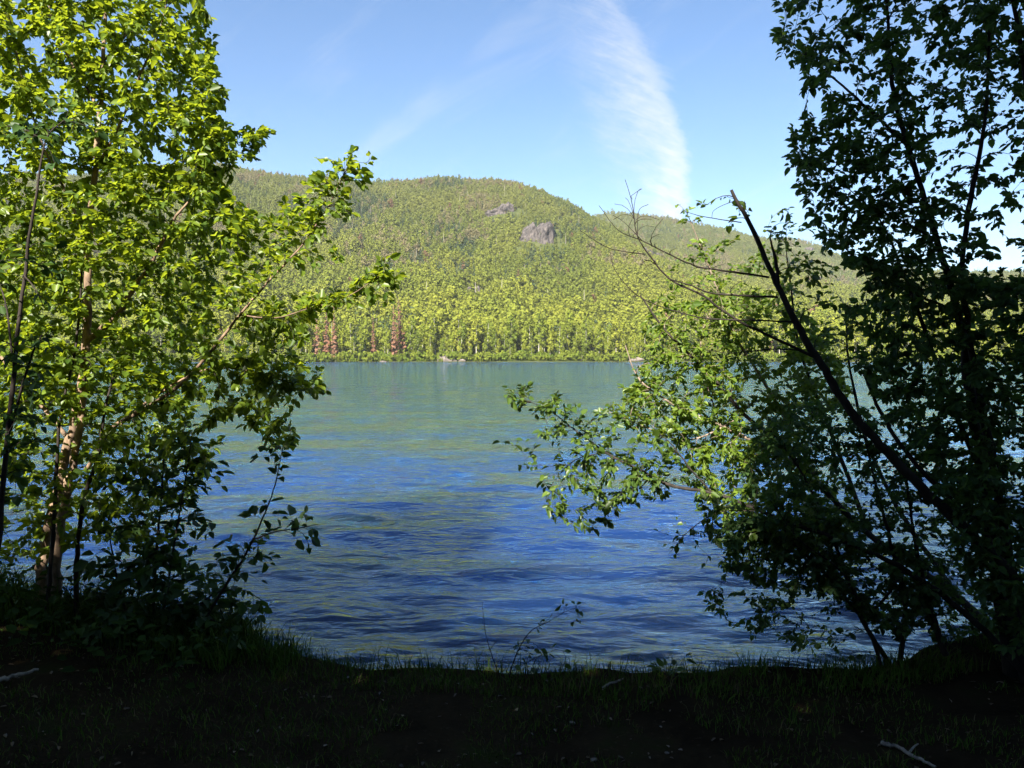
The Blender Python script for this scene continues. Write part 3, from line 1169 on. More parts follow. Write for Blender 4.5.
# --- left multi-stemmed tree
D = 4.9
plant('lakeside_tree', 'tall sunlit multi-stemmed green tree filling the left side of the view', 'tree', on_bank(48, 4.85),
      [[(40, 620, 4.85, .055), (45, 545, 4.85, .048), (60, 480, 4.86, .045), (74, 420, 4.9, .043), (84, 370, 4.9, .040), (88, 300, 4.95, .036), (89, 240, 5, .032), (96, 160, 5, .026), (103, 70, 5.05, .020), (108, -60, 5.1, .012)],
       [(56, 620, 4.75, .05), (58, 545, 4.75, .043), (70, 480, 4.78, .038), (80, 430, 4.85, .034), (86, 380, 4.92, .028)],
       {'pts': [(78, 625, 4.65, .024), (76, 575, 4.65, .022), (82, 510, 4.65, .019), (97, 460, 4.68, .017), (104, 415, 4.7, .013), (112, 380, 4.75, .008)], 'mat': M_bark_dark, 'label': 'thin dark stem'},
       {'pts': [(46, 620, 4.6, .02), (51, 560, 4.6, .018), (56, 480, 4.6, .016), (60, 420, 4.6, .012), (76, 345, 4.65, .011), (82, 270, 4.7, .008)], 'mat': M_bark_dark, 'label': 'thin dark stem'},
       [(88, 340, 4.94, .030), (105, 326, 4.9, .027), (120, 312, 4.85, .024), (136, 285, 4.82, .021), (148, 268, 4.8, .019), (163, 240, 4.8, .016), (176, 216, 4.8, .012), (195, 192, 4.8, .008), (206, 150, 4.8, .005)],
       [(86, 470, 4.8, .022), (110, 430, 4.65, .020), (140, 412, 4.55, .018), (180, 385, 4.5, .016), (212, 350, 4.45, .014), (240, 315, 4.42, .012), (268, 282, 4.4, .010), (298, 250, 4.4, .008), (318, 222, 4.4, .006), (330, 203, 4.4, .005), (346, 170, 4.4, .003)],
       [(120, 425, 4.6, .012), (150, 400, 4.6, .011), (185, 378, 4.6, .009), (215, 368, 4.6, .007), (255, 372, 4.6, .005), (300, 386, 4.6, .003), (330, 388, 4.6, .002)],
       [(240, 315, 4.42, .007), (275, 318, 4.4, .006), (310, 308, 4.4, .004), (345, 298, 4.4, .003), (385, 272, 4.4, .002)],
       [(95, 170, 5, .016), (112, 140, 4.95, .014), (128, 105, 4.9, .012), (142, 70, 4.85, .010), (160, 30, 4.85, .007), (175, -40, 4.85, .004)],
       [(70, 440, 4.9, .022), (20, 380, 5.1, .018), (-50, 290, 5.3, .013), (-120, 180, 5.4, .007), (-160, 80, 5.4, .004)],
       [(108, -60, 5.1, .012), (105, -160, 5.1, .009), (100, -280, 5.15, .004)],
       [(89, 250, 5, .016), (70, 200, 5.1, .013), (45, 150, 5.2, .010), (25, 90, 5.2, .008), (10, 20, 5.2, .005)],
       [(100, 110, 5.02, .014), (70, 60, 5.2, .010), (50, 10, 5.3, .007), (40, -50, 5.3, .005)],
       [(105, 60, 5.05, .012), (140, 20, 5.2, .009), (185, -20, 5.2, .005)]],
      [([(-60, -60), (203, -60), (214, 50), (203, 105), (236, 132), (222, 185), (226, 240), (216, 300), (215, 350), (215, 400), (120, 420), (-60, 400)], (4.3, 6.1), 2400, 16),
       ([(-60, -60), (-170, -20), (-230, 120), (-240, 300), (-180, 450), (-60, 540)], (4.4, 6.2), 480, 13),
       ([(-120, -60), (-60, -200), (30, -300), (110, -340), (160, -240), (195, -60)], (4.6, 5.8), 230, 12),
       ([(190, 20), (218, 80), (228, 105), (212, 112), (250, 132), (270, 128), (262, 150), (232, 165), (226, 200), (195, 200)], (4.6, 5.2), 150, 11),
       ([(225, 190), (248, 212), (262, 215), (290, 200), (298, 240), (262, 280), (228, 320), (215, 300)], (4.3, 4.8), 95, 10),
       ([(280, 205), (312, 180), (320, 145), (334, 150), (334, 175), (348, 150), (372, 155), (366, 185), (350, 215), (312, 240)], (4.3, 4.5), 64, 8),
       ([(285, 250), (330, 245), (345, 255), (322, 272), (290, 270)], (4.3, 4.5), 14, 6),
       ([(235, 320), (300, 290), (345, 288), (388, 255), (402, 268), (386, 302), (340, 310), (318, 328), (290, 345), (240, 350)], (4.3, 4.6), 105, 9),
       ([(215, 350), (290, 345), (330, 384), (336, 390), (300, 392), (282, 400), (298, 432), (288, 448), (240, 420), (215, 420)], (4.4, 4.8), 150, 9),
       ([(-60, 400), (120, 420), (215, 400), (225, 440), (190, 500), (150, 560), (100, 545), (0, 560), (-60, 560)], (4.3, 5.4), 520, 10)],
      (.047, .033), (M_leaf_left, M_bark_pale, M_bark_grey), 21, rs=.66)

# --- dark slender sapling in front of the left tree
plant('sapling', 'dark slender sapling with bare lower stem in front of the tall left tree', 'sapling', on_bank(-12, 3.9),
      [[(-12, 640, 3.9, .016), (4, 480, 3.9, .013), (18, 330, 3.9, .010), (28, 250, 3.9, .008), (37, 190, 3.9, .006), (46, 140, 3.9, .004), (66, 118, 3.9, .002)],
       [(14, 370, 3.9, .006), (5, 300, 3.95, .004), (-10, 270, 4, .003)],
       [(10, 430, 3.9, .008), (30, 360, 3.8, .006), (42, 335, 3.8, .003)],
       [(24, 275, 3.9, .004), (36, 290, 3.85, .003), (44, 308, 3.8, .002)]],
      [([(-40, 105), (70, 95), (110, 120), (90, 170), (30, 165), (-40, 200)], (3.6, 4.2), 26, 6),
       ([(-40, 240), (70, 230), (85, 300), (40, 340), (-40, 360)], (3.6, 4.2), 22, 5),
       ([(-40, 350), (60, 340), (50, 480), (-40, 520)], (3.6, 4.2), 60, 5)],
      (.052, .036), (M_leaf_shade, M_bark_dark, M_bark_dark), 22)

# --- left lower shrub in the shade
plant('shore_shrub', 'shaded thin-stemmed shrub with broad leaves below the tall left tree', 'shrub', on_bank(178, 4.6),
      [[(185, 650, 4.55, .010), (220, 595, 4.5, .009), (245, 555, 4.45, .007), (262, 520, 4.4, .005), (275, 485, 4.4, .004), (283, 445, 4.4, .002)],
       [(252, 540, 4.43, .005), (275, 532, 4.35, .004), (300, 528, 4.3, .003), (318, 524, 4.3, .002)],
       [(152, 655, 4.6, .009), (156, 560, 4.6, .008), (162, 490, 4.6, .006), (166, 430, 4.6, .004)],
       [(158, 655, 4.6, .009), (170, 570, 4.55, .007), (182, 500, 4.55, .005), (192, 435, 4.55, .003)],
       [(170, 655, 4.6, .008), (205, 600, 4.6, .006), (240, 590, 4.6, .004), (262, 600, 4.6, .002)],
       [(140, 655, 4.6, .009), (120, 590, 4.7, .007), (110, 540, 4.7, .004)],
       [(86, 640, 4.7, .020), (110, 590, 4.75, .018), (140, 560, 4.8, .012), (165, 545, 4.85, .006)]],
      [([(240, 500), (262, 440), (292, 440), (300, 480), (285, 500), (270, 530), (250, 540)], (4.3, 4.5), 13, 4),
       ([(262, 520), (300, 512), (322, 520), (322, 545), (280, 548)], (4.25, 4.4), 8, 3),
       ([(215, 545), (255, 530), (275, 560), (255, 590), (225, 580)], (4.35, 4.6), 14, 4),
       ([(100, 480), (160, 420), (215, 420), (225, 480), (200, 560), (120, 570)], (4.4, 4.8), 85, 5),
       ([(80, 560), (200, 550), (250, 590), (265, 640), (200, 660), (80, 640)], (4.3, 4.9), 180, 6)],
      (.066, .042), (M_leaf_shade, M_bark_dark, M_bark_dark), 23)

# --- right: leaning tree with a broken dead top and long boughs
z8 = lambda a, b: (580 + .2734 * a, 170 + .2734 * b)


def zl(pts, d0, d1, r0, r1):
    n_ = len(pts)
    return [(*z8(*p_), d0 + (d1 - d0) * i / (n_ - 1), r0 + (r1 - r0) * i / (n_ - 1)) for i, p_ in enumerate(pts)]


plant('leaning_tree', 'dark leaning tree with broken bare top and long leafy lower bough over the water', 'tree', on_bank(1046, 4.0),
      [[(1055, 690, 4.0, .075), (1020, 590, 4.0, .058), (985, 548, 4.0, .050), (930, 495, 3.98, .043), (880, 445, 3.95, .039), (850, 410, 3.93, .036), (825, 370, 3.9, .033), (800, 330, 3.9, .029), (776, 282, 3.9, .022), (755, 235, 3.9, .020), (731, 190, 3.9, .013)],
       [(779, 290, 3.9, .018), (776, 262, 3.88, .014), (770, 238, 3.86, .006)],
       [(1045, 680, 4.1, .045), (989, 542, 4.15, .030), (957, 505, 4.15, .025), (916, 465, 4.15, .020), (885, 420, 4.2, .018), (862, 370, 4.2, .010)],
       zl([(690, 392), (540, 370), (420, 350), (330, 310), (230, 260), (140, 220), (70, 130)], 3.9, 3.7, .010, .0016),
       zl([(870, 690), (700, 610), (560, 540), (450, 460), (330, 400), (260, 320), (210, 240), (190, 120), (165, 35)], 3.9, 3.75, .014, .0016),
       zl([(722, 465), (600, 460), (480, 450), (400, 420), (330, 400)], 3.9, 3.8, .010, .005),
       zl([(772, 555), (640, 550), (480, 545), (380, 525), (270, 490), (200, 450), (130, 370), (110, 300)], 3.9, 3.7, .008, .0016),
       zl([(240, 308), (120, 290), (50, 255), (0, 220)], 3.78, 3.7, .005, .002),
       zl([(590, 192), (520, 182), (440, 168), (380, 150)], 3.9, 3.8, .005, .002),
       zl([(560, 115), (520, 130), (488, 150), (482, 175)], 3.9, 3.86, .003, .0015),
       zl([(210, 240), (215, 150), (250, 125)], 3.77, 3.74, .003, .0012),
       zl([(230, 260), (160, 190), (120, 165)], 3.76, 3.7, .003, .0012),
       zl([(820, 660), (700, 655), (560, 670), (470, 660)], 3.9, 3.8, .008, .002),
       [(1040, 690, 4.15, .034), (975, 622, 4.22, .029), (905, 570, 4.3, .025), (860, 548, 4.32, .022), (821, 533, 4.35, .020), (782, 520, 4.4, .018), (746, 505, 4.45, .017), (712, 493, 4.5, .015), (670, 485, 4.55, .016), (640, 470, 4.6, .013), (605, 452, 4.65, .010), (575, 430, 4.7, .007), (545, 408, 4.7, .005), (505, 394, 4.7, .002)],
       [(712, 493, 4.5, .010), (690, 468, 4.5, .008), (672, 445, 4.5, .005), (650, 425, 4.5, .003)],
       [(605, 452, 4.65, .006), (575, 460, 4.65, .004), (555, 480, 4.65, .003), (545, 500, 4.65, .002)],
       [(760, 511, 4.43, .006), (720, 512, 4.4, .005), (690, 530, 4.4, .004), (668, 555, 4.4, .002)],
       [(905, 570, 4.3, .016), (870, 610, 4.25, .013), (840, 570, 4.2, .010), (800, 540, 4.2, .006), (770, 500, 4.2, .003)]],
      [([(492, 388), (530, 384), (590, 405), (640, 425), (690, 460), (700, 480), (650, 500), (612, 515), (590, 480), (555, 440), (520, 410)], (4.4, 4.9), 125, 9),
       ([(535, 500), (560, 460), (600, 470), (640, 495), (600, 530), (565, 525)], (4.4, 4.8), 48, 8),
       ([(500, 440), (550, 430), (570, 470), (545, 500), (520, 470)], (4.5, 4.8), 12, 6),
       ([(660, 520), (710, 508), (730, 540), (690, 580), (655, 560)], (4.3, 4.5), 10, 3),
       ([(690, 470), (760, 480), (860, 520), (860, 570), (760, 560), (700, 530)], (4.1, 4.6), 110, 8),
       ([(760, 200), (800, 230), (840, 290), (860, 360), (820, 330), (780, 270)], (3.9, 4.3), 26, 5),
       ([(690, 195), (745, 200), (770, 225), (700, 235)], (3.9, 4.1), 7, 4),
       ([(600, 195), (640, 185), (690, 245), (770, 275), (800, 330), (700, 335), (630, 310), (595, 250)], (3.66, 3.95), 60, 0)],
      (.042, .027), (M_leaf_bough, M_bark_grey, M_bark_dark), 31, rs=.60, stem_name='limb')

# --- right: dense dark upright tree
plant('shaded_tree', 'dense dark upright tree rising out of frame at the right edge', 'tree', on_bank(1012, 4.3),
      [[(1014, 690, 4.3, .06), (990, 520, 4.3, .040), (972, 410, 4.3, .034), (962, 330, 4.3, .028), (946, 270, 4.25, .022), (922, 190, 4.2, .018), (900, 120, 4.2, .017), (890, 60, 4.15, .012), (884, -60, 4.1, .007)],
       [(1028, 690, 4.2, .045), (990, 450, 4.2, .026), (968, 330, 4.2, .020), (962, 270, 4.2, .017), (970, 200, 4.2, .017), (985, 120, 4.2, .012), (990, 20, 4.2, .008)],
       [(985, 480, 4.3, .02), (950, 400, 4.3, .017), (925, 330, 4.3, .014), (900, 265, 4.3, .010), (880, 220, 4.3, .006), (850, 190, 4.3, .003)],
       [(1046, 690, 4.0, .05), (1044, 400, 4.0, .035), (1036, 200, 4.0, .022), (1020, 40, 4.0, .014), (1000, -60, 4.0, .01)],
       [(1040, 420, 4.0, .02), (1090, 320, 4.1, .017), (1140, 200, 4.2, .012), (1180, 90, 4.3, .006)],
       [(1044, 520, 4.0, .018), (1110, 440, 4.1, .014), (1180, 360, 4.2, .008)],
       [(884, -60, 4.1, .007), (890, -140, 4.1, .005), (905, -230, 4.15, .003)],
       [(1000, -60, 4.0, .010), (995, -180, 4.05, .007), (985, -300, 4.1, .003)],
       [(912, 150, 4.2, .012), (870, 110, 4.2, .009), (830, 75, 4.2, .006), (795, 45, 4.2, .003)],
       [(935, 240, 4.23, .009), (890, 215, 4.2, .007), (845, 200, 4.2, .005), (810, 165, 4.2, .003)],
       [(955, 310, 4.28, .009), (905, 290, 4.2, .007), (860, 262, 4.1, .004), (828, 230, 4.1, .002)]],
      [([(778, -60), (1070, -60), (1070, 70), (1000, 110), (945, 140), (930, 175), (895, 190), (850, 165), (815, 110), (792, 85), (776, 40)], (3.8, 4.9), 680, 12),
       ([(788, 120), (830, 110), (900, 180), (935, 200), (935, 290), (880, 290), (838, 262), (812, 235), (790, 165)], (3.9, 4.5), 300, 11),
       ([(930, 130), (1070, 80), (1070, 290), (930, 300)], (3.8, 4.6), 180, 10),
       ([(845, 300), (880, 280), (1070, 270), (1070, 480), (930, 470), (880, 400), (845, 350)], (3.8, 4.8), 780, 12),
       ([(930, 470), (1070, 480), (1070, 660), (1000, 650), (975, 590)], (3.7, 4.6), 420, 12),
       ([(1070, -80), (1180, -60), (1265, 80), (1290, 260), (1240, 450), (1150, 600), (1070, 640)], (3.5, 5.0), 520, 11),
       ([(800, -60), (830, -180), (900, -300), (990, -370), (1080, -300), (1170, -60)], (3.7, 4.9), 330, 11)],
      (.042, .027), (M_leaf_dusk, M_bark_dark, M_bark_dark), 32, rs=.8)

# --- right: low dark shrub at the water's edge under the leaning trunk
plant('water_shrub', 'dark leafy shrub growing at the water edge under the leaning trunk', 'shrub', on_bank(885, 4.5),
      [[(890, 665, 4.5, .016), (862, 620, 4.5, .013), (845, 570, 4.5, .011), (825, 520, 4.5, .009), (800, 470, 4.5, .006), (770, 430, 4.5, .003)],
       [(900, 665, 4.45, .016), (905, 600, 4.45, .012), (890, 540, 4.45, .010), (875, 480, 4.45, .007), (860, 420, 4.45, .004)],
       [(880, 665, 4.4, .012), (868, 630, 4.35, .010), (835, 585, 4.3, .008), (795, 545, 4.3, .005), (760, 530, 4.3, .003)],
       [(945, 655, 4.35, .018), (925, 590, 4.35, .013), (915, 540, 4.35, .009), (905, 470, 4.35, .005)]],
      [([(745, 430), (800, 400), (870, 410), (905, 470), (900, 520), (860, 540), (780, 520), (740, 480)], (4.2, 4.9), 330, 11),
       ([(715, 520), (780, 510), (860, 535), (920, 540), (960, 600), (900, 640), (840, 600), (770, 590), (720, 565)], (4.1, 4.8), 560, 12),
       ([(860, 400), (930, 420), (985, 500), (1000, 640), (930, 640), (900, 560), (880, 470)], (4.2, 4.9), 260, 11),
       ([(690, 590), (740, 590), (830, 610), (850, 660), (790, 650), (720, 620)], (4.2, 4.7), 80, 7)],
      (.035, .023), (M_leaf_dusk, M_bark_dark, M_bark_dark), 33)

# --- right: sunlit willow behind
plant('sunlit_willow', 'yellow-green sunlit willow bush leaning over the water behind the dark leaning trunk', 'bush',
      (3.3, 4.85, float(bank(3.3, 4.85))),
      [{'pts': [(1036, 668, 4.85, .042), (960, 600, 5.1, .036), (870, 535, 5.5, .031), (800, 465, 5.7, .026), (745, 415, 5.8, .020), (705, 370, 5.8, .015), (665, 330, 5.8, .012), (640, 295, 5.8, .006)], 'mat': M_bark_grey},
       [(800, 465, 5.7, .022), (720, 425, 5.75, .016), (680, 408, 5.75, .012), (640, 380, 5.75, .008), (625, 345, 5.75, .004)],
       [(820, 485, 5.65, .024), (775, 400, 5.9, .018), (735, 335, 6, .013), (710, 270, 6, .008), (688, 215, 6, .004)],
       {'pts': [(870, 535, 5.5, .024), (830, 430, 5.9, .020), (800, 350, 6, .014), (790, 280, 6, .009), (785, 240, 6, .004)], 'mat': M_bark_grey},
       {'pts': [(960, 600, 5.1, .026), (905, 520, 5.4, .022), (870, 450, 5.7, .018), (850, 370, 5.8, .012), (845, 310, 5.8, .006)], 'mat': M_bark_grey},
       [(745, 415, 5.8, .012), (690, 440, 5.7, .009), (640, 425, 5.6, .005), (600, 408, 5.6, .003)],
       [(720, 425, 5.75, .008), (700, 350, 5.7, .006), (720, 290, 5.7, .003)]],
      [([(640, 330), (690, 300), (760, 290), (830, 330), (850, 400), (800, 450), (740, 470), (690, 430), (640, 420), (618, 390), (650, 365)], (5.3, 6.3), 600, 13),
       ([(610, 400), (650, 395), (700, 430), (690, 455), (640, 440)], (5.4, 5.8), 55, 9),
       ([(640, 330), (655, 290), (700, 235), (760, 240), (800, 290), (760, 310), (690, 310)], (5.5, 6.2), 95, 7),
       ([(670, 205), (695, 198), (700, 225), (680, 235)], (5.8, 6.1), 7, 5),
       ([(770, 215), (790, 200), (840, 260), (850, 330), (800, 330), (770, 280)], (5.5, 6.2), 40, 6),
       ([(700, 440), (800, 450), (860, 500), (820, 560), (720, 520), (690, 480)], (5.3, 6), 300, 11)],
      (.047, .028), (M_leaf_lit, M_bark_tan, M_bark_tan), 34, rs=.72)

# --- seedlings at the water's edge
plant('seedling', 'small leafy seedling leaning right at the water edge in the centre', 'plant', on_bank(505, 4.2),
      [[(508, 682, 4.2, .004), (516, 655, 4.2, .003), (530, 632, 4.2, .0025), (548, 622, 4.18, .002), (565, 612, 4.15, .0012), (578, 607, 4.15, .001)],
       [(512, 672, 4.2, .002), (535, 658, 4.2, .0015), (555, 650, 4.2, .001)]],
      [([(540, 600), (582, 600), (586, 618), (555, 630)], (4.1, 4.2), 6, 2),
       ([(512, 630), (545, 620), (545, 655), (510, 660)], (4.15, 4.25), 9, 2),
       ([(500, 650), (565, 640), (565, 672), (500, 678)], (4.15, 4.25), 8, 2)],
      (.045, .024), (M_leaf_shade, M_bark_dark, M_bark_dark), 41, merge=True)
plant('withered_weed', 'bare thin upright dead stem beside the central seedling', 'plant', on_bank(500, 4.2),
      [[(503, 684, 4.2, .003), (492, 656, 4.2, .0025), (485, 630, 4.2, .002), (482, 602, 4.2, .001)],
       [(490, 650, 4.2, .0015), (497, 640, 4.2, .001)]], [], (.02, .01), (M_leaf_shade, M_bark_dark, M_bark_dark), 42, merge=True)
plant('broadleaf_herb', 'low broad-leaved herb at the grassy lip of the bank', 'plant', on_bank(672, 4.2),
      [[(672, 684, 4.2, .003), (676, 674, 4.2, .002)], [(672, 684, 4.2, .003), (664, 672, 4.2, .002)]],
      [([(655, 660), (690, 655), (690, 675), (655, 678)], (4.15, 4.25), 7, 2)], (.055, .032), (M_leaf_shade, M_bark_dark, M_bark_dark), 43, merge=True)

# ------------------------------------------------------------------ grass, herbs and litter on the bank
m, T = mat('grass_blade')
a = attr(T, 'tint').outputs['Fac']
col = T.ramp(a, [(0, (.028, .065, .007)), (.55, (.065, .125, .013)), (.82, (.09, .13, .02)), (.9, (.09, .075, .035)), (1, (.15, .12, .06))])
p = T.n('ShaderNodeBsdfPrincipled')
T.put(p.inputs['Base Color'], col)
p.inputs['Roughness'].default_value = .7
p.inputs['Specular IOR Level'].default_value = .08
out(T, p.outputs[0])
M_grass = m


def blades(name, x, y, hgt, wid, tint, lean=.5, rng=RNG):
    N = len(x)
    z = bank(x, y)
    th = rng.uniform(0, 6.28, N)
    lv = np.stack([np.cos(th), np.sin(th), np.zeros(N)], -1) * (hgt * rng.uniform(.1, 1.0, N) * lean)[:, None]
    ph = rng.uniform(0, 6.28, N)
    w = np.stack([np.cos(ph), np.sin(ph), np.zeros(N)], -1) * (wid * .5)[:, None]
    b = np.stack([x, y, z - .01], -1)
    up = np.zeros((N, 3)); up[:, 2] = hgt
    m1 = b + up * .55 + lv * .3
    tp = b + up * (1 - .25 * rng.uniform(0, 1, N))[:, None] + lv
    v = np.stack([b - w, b + w, m1 + w * .8, m1 - w * .8, tp + w * .12, tp - w * .12], 1).reshape(-1, 3)
    o = np.arange(N)[:, None] * 6
    q = np.vstack([o + np.array([[0, 1, 2, 3]]), o + np.array([[3, 2, 4, 5]])])
    return make_mesh(name, v, q, attrs={'tint': np.repeat(tint, 6)}, mats=[M_grass])


rng = np.random.default_rng(77)
gx, gy, gh, gw, gt = [], [], [], [], []


def sow(N, x0, x1, off0, off1, h0, h1, w, clump=0.0, tmax=1.0):
    x = rng.uniform(x0, x1, N)
    y = np.interp(x, LIPX, LIPY) + rng.uniform(off0, off1, N)
    if clump:
        keep = vnoise(x * 2.6, y * 2.6, 91) + .5 * vnoise(x * 8, y * 8, 92) > clump
        x, y = x[keep], y[keep]
    n_ = len(x)
    gx.append(x); gy.append(y); gh.append(rng.uniform(h0, h1, n_) * (.6 + .8 * vnoise(x * 3, y * 3, 93))); gw.append(np.full(n_, w) * rng.uniform(.7, 1.3, n_)); gt.append(rng.uniform(0, tmax, n_))


sow(9000, -4.5, 4.5, -.35, .12, .03, .09, .005, .35, .97)
sow(26000, -4, 4, -1.7, -.2, .015, .06, .004, .62)
sow(700, -1.6, 2.4, -.12, .1, .10, .20, .004, .5, .88)
sow(5000, -5, -1.55, -.5, .2, .06, .24, .007, .45, .88)
sow(1500, -2.6, -1.25, -.3, .3, .06, .20, .006, .3, .88)
sow(1500, 1.4, 4.5, -.3, .15, .05, .14, .005, .5, .88)
gx, gy, gh, gw, gt = [np.concatenate(a_) for a_ in (gx, gy, gh, gw, gt)]
stuff(link('grass', blades('grass', gx, gy, gh, gw, gt, .8, rng)), 'short dark grass growing along the shaded bank', 'grass')

M_herb = leaf_material('herb_leaf', (.012, .030, .006), (.030, .060, .010), (.05, .09, .012), .25, .7, .1)
# broad-leaved herbs in the dark corner at left, as one mass
hx = rng.uniform(-4.2, -1.6, 900)
hy = np.interp(hx, LIPX, LIPY) + rng.uniform(-.9, .15, 900)
hz = bank(hx, hy) + rng.uniform(.02, .26, 900)
th = rng.uniform(0, 6.28, 900)
dd = np.stack([np.cos(th), np.sin(th), rng.uniform(-.3, .7, 900)], -1)
nn = np.array((0, 0, 1.0)) + rng.normal(0, .4, (900, 3))
ll = rng.uniform(.035, .085, 900)
stuff(link('ground_herbs', leaf_mesh('ground_herbs', np.stack([hx, hy, hz], -1), dd, nn, ll, ll * .6, rng.uniform(0, 1, 900), [M_herb])),
      'dark broad-leaved herbs massed on the left bank', 'undergrowth')

M_dry = leaf_material('dry_leaf', (.04, .026, .012), (.13, .085, .045), (.12, .07, .03), .15)
lx = rng.uniform(-3.6, 3.6, 900)
ly = rng.uniform(1.8, 4.3, 900)
ok = ly < np.interp(lx, LIPX, LIPY) - .03
lx, ly = lx[ok], ly[ok]
n_ = len(lx)
th = rng.uniform(0, 6.28, n_)
dd = np.stack([np.cos(th), np.sin(th), rng.normal(0, .15, n_)], -1)
nn = np.array((0, 0, 1.0)) + rng.normal(0, .3, (n_, 3))
ll = rng.uniform(.012, .035, n_)
ww = ll * rng.uniform(.12, .6, n_)
stuff(link('leaf_litter', leaf_mesh('leaf_litter', np.stack([lx, ly, bank(lx, ly) + .008], -1), dd, nn, ll, ww, rng.uniform(0, 1, n_), [M_dry])),
      'dry leaf litter and twig bits scattered on the dark soil', 'litter')


def ground_px(px, py):
    ds = np.linspace(1.5, 6, 1500)
    pp = np.array([P(px, py, d) for d in ds])
    k = int(np.argmax(bank(pp[:, 0], pp[:, 1]) > pp[:, 2]))
    return pp[k]


def stick(name, label, pix, r0, r1, material, lift=.012, forks=()):
    pts = np.array([ground_px(*p_) for p_ in pix])
    pts[:, 2] = bank(pts[:, 0], pts[:, 1]) + lift
    base = pts[0].copy()
    bag = Bag()
    ln = smooth_line(np.column_stack([pts, np.linspace(r0, r1, len(pts))]), 5)
    c = ln[:, :3] + RNG.normal(0, 1, (len(ln), 3)) * r0 * .25
    bag.add(*tube(c - base, np.maximum(ln[:, 3], .001), 7, jit=.12))
    for fk in forks:
        fp = np.array([ground_px(*p_) for p_ in fk])
        fp[:, 2] = bank(fp[:, 0], fp[:, 1]) + lift
        bag.add(*tube(smooth_line(fp, 4) - base, np.linspace(r0 * .6, r1 * .5, (len(fp) - 1) * 4 + 1), 6, jit=.1))
    o = link(name, bag.mesh(name, [material]), loc=base)
    return tag(o, label, 'stick')


stick('driftwood_stick', 'pale forked driftwood stick lying on the bank at the lower right', [(882, 747), (897, 750), (908, 757), (922, 764), (935, 770)], .010, .006, M_drift, .014, [[(908, 757), (914, 750), (918, 747)]])
stick('driftwood_stick', 'small pale curved stick lying at the grassy lip of the bank', [(602, 694), (612, 689), (624, 684)], .008, .005, M_drift, .03)
stick('fallen_branch', 'grey fallen branch poking in from the left edge of the bank', [(-20, 690), (5, 685), (22, 680), (38, 675)], .014, .006, M_drift, .03)
for (px, py, s, lab) in [(594, 761, .016, 'small pale stone at the bottom edge of the dark bank'),
                         (573, 724, .018, 'grey stone half hidden in grass at the centre of the bank'),
                         (667, 754, .012, 'tiny grey stone low on the dark bank right of the pale stone')]:
    g_ = ground_px(px, py)
    tag(link('stone', rock_mesh('stone', s, s * .8, s * .55, int(px) + 5, M_stone), loc=(g_[0], g_[1], float(bank(g_[0], g_[1])) + s * .3)), lab, 'stone')
g_ = ground_px(512, 718)
n_ = 1
o = link('dry_leaf', leaf_mesh('dry_leaf', np.array([[0, 0, 0.0]]), np.array([[.3, -.7, .55]]), np.array([[.2, -.5, .8]]), np.array([.075]), np.array([.042]), np.array([.95]), [M_dry]),
         loc=(g_[0], g_[1], float(bank(g_[0], g_[1])) + .03))
tag(o, 'single pale curled dry leaf standing up in the centre of the bank', 'leaf')


# ------------------------------------------------------------------ the grove behind the viewer that shades the bank
def grove_tree(x, y, h, rad, z0, nleaf, size, seed, label, rz_=1.0):
    rng_ = np.random.default_rng(seed)
    gz = float(bank(x, y))
    t_ = thing('grove_tree', label, 'tree', (x, y, gz), 'trees of the grove behind the viewer')
    zz = np.linspace(-.2, h * .9, 9)
    tv, tq = tube(np.stack([np.cumsum(rng_.normal(0, .06, 9)), np.cumsum(rng_.normal(0, .06, 9)), zz], -1), np.linspace(.03 * h ** .8 + .04, .02, 9), 9, jit=.05)
    link('trunk', make_mesh('trunk', tv, tq, smooth=True, mats=[M_bark_grey]), t_)
    d = rng_.normal(0, 1, (nleaf, 3)); d /= np.linalg.norm(d, axis=1)[:, None]
    r = rng_.uniform(0, 1, nleaf) ** (1 / 2.4)
    wob_ = .86 + .28 * vnoise(d[:, 0] * 2.5 + seed, d[:, 2] * 2.5 + d[:, 1] * 2, seed)
    c = d * (r * wob_)[:, None] * np.array((rad, rad, (h - z0) / 2)) + np.array((0, 0, (h + z0) / 2))
    v, q, ti = clump_cards(c, d * .4 + np.array((0, 0, .5)), rng_.uniform(.7, 1.2, nleaf) * size, rng_)
    link('crown', make_mesh('crown', v, q, attrs={'tint': ti}, mats=[M_leaf_far]), t_)


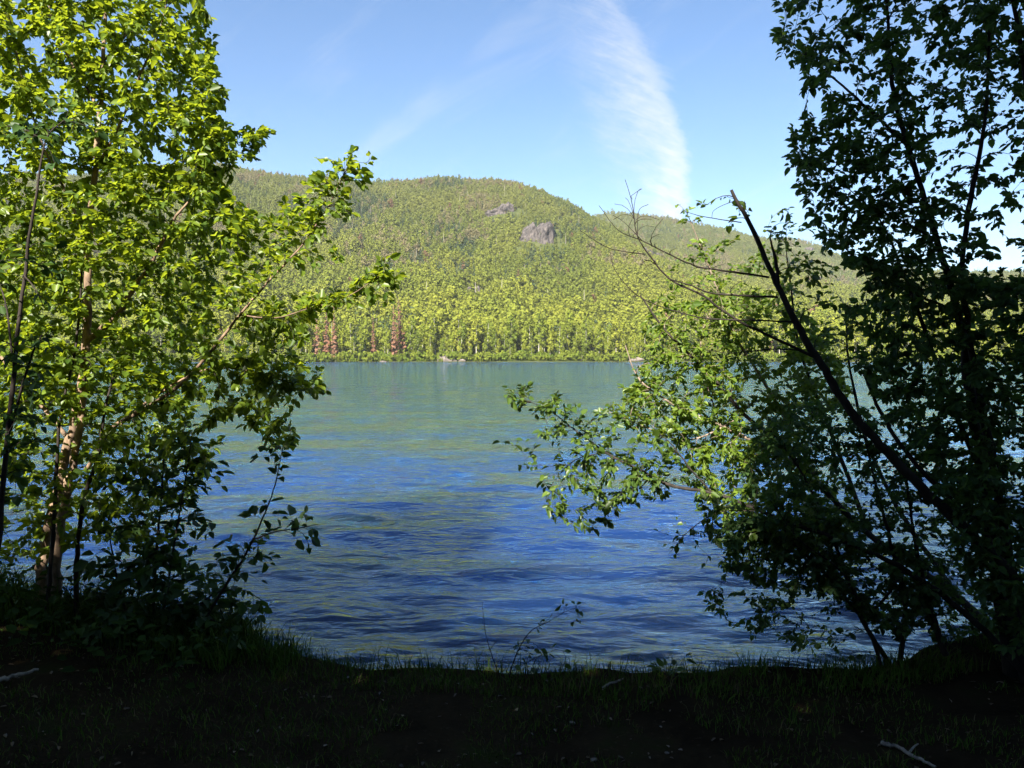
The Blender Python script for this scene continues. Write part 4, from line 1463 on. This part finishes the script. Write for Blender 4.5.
grove_tree(.45, -5.5, 17.0, 2.5, 3.0, 9000, .17, 301, 'tall dense tree of the grove casting shade on the right bank')
grove_tree(3.6, -6.6, 17.0, 3.0, 2.5, 8500, .19, 302, 'tall dense tree of the grove behind the viewer')
for i, (x, y, h) in enumerate([(1.35, -3.2, 8.2), (.45, -2.9, 7.6), (-.35, -2.55, 7.0), (-1.1, -2.3, 6.8), (-1.55, -2.1, 6.6), (-2.0, -1.97, 6.2), (-2.7, -1.67, 6.4), (-3.6, -1.36, 7.0), (-4.4, -1.05, 6.0), (-5.3, -.74, 5.1), (-6.1, -.43, 5.2)]):
    grove_tree(x, y, h, 1.0, .1, 3000, .11, 310 + i, 'unseen shrub added behind the viewer to shade the bank')  # unseen row, placed and sized to keep the sun off the bank
# unseen crowns added over the bank to cut the light from overhead
grove_tree(3.5, .2, 9.5, 3.1, 3.2, 9500, .17, 305, 'unseen broad tree added right of the viewer to cut the sky light')
grove_tree(1.6, -1.7, 9.0, 2.2, 4.0, 6000, .16, 306, 'unseen tree added over the viewer to cut the sky light')
grove_tree(7.5, -1.5, 12, 3.2, 1.0, 5000, .2, 303, 'dense tree of the grove to the right of the viewer')
grove_tree(-13.0, -3.0, 11, 3.2, 1.0, 5000, .2, 304, 'dense tree of the grove far to the left of the viewer')
grove_tree(7.0, -10.0, 13, 3.2, .6, 5000, .2, 307, 'dense tree at the back of the grove')

# ------------------------------------------------------------------ light summer haze over the lake
bm_v = np.array([(x, y, z) for x in (-3600, 3800) for y in (-90, 2310) for z in (-12, 420)], float)
bm_q = np.array([(0, 1, 3, 2), (4, 6, 7, 5), (0, 4, 5, 1), (2, 3, 7, 6), (0, 2, 6, 4), (1, 5, 7, 3)])
m, T = mat('haze_air')
pvn = T.n('ShaderNodeVolumePrincipled')
pvn.inputs['Color'].default_value = (.86, .92, 1.0, 1)
pvn.inputs['Density'].default_value = 0.00008
pvn.inputs['Anisotropy'].default_value = 0.0
o_ = T.n('ShaderNodeOutputMaterial')
T.nt.links.new(pvn.outputs[0], o_.inputs['Volume'])
stuff(link('haze', make_mesh('haze', bm_v, bm_q, mats=[m])), 'thin pale haze in the air over the lake and hill', 'haze')
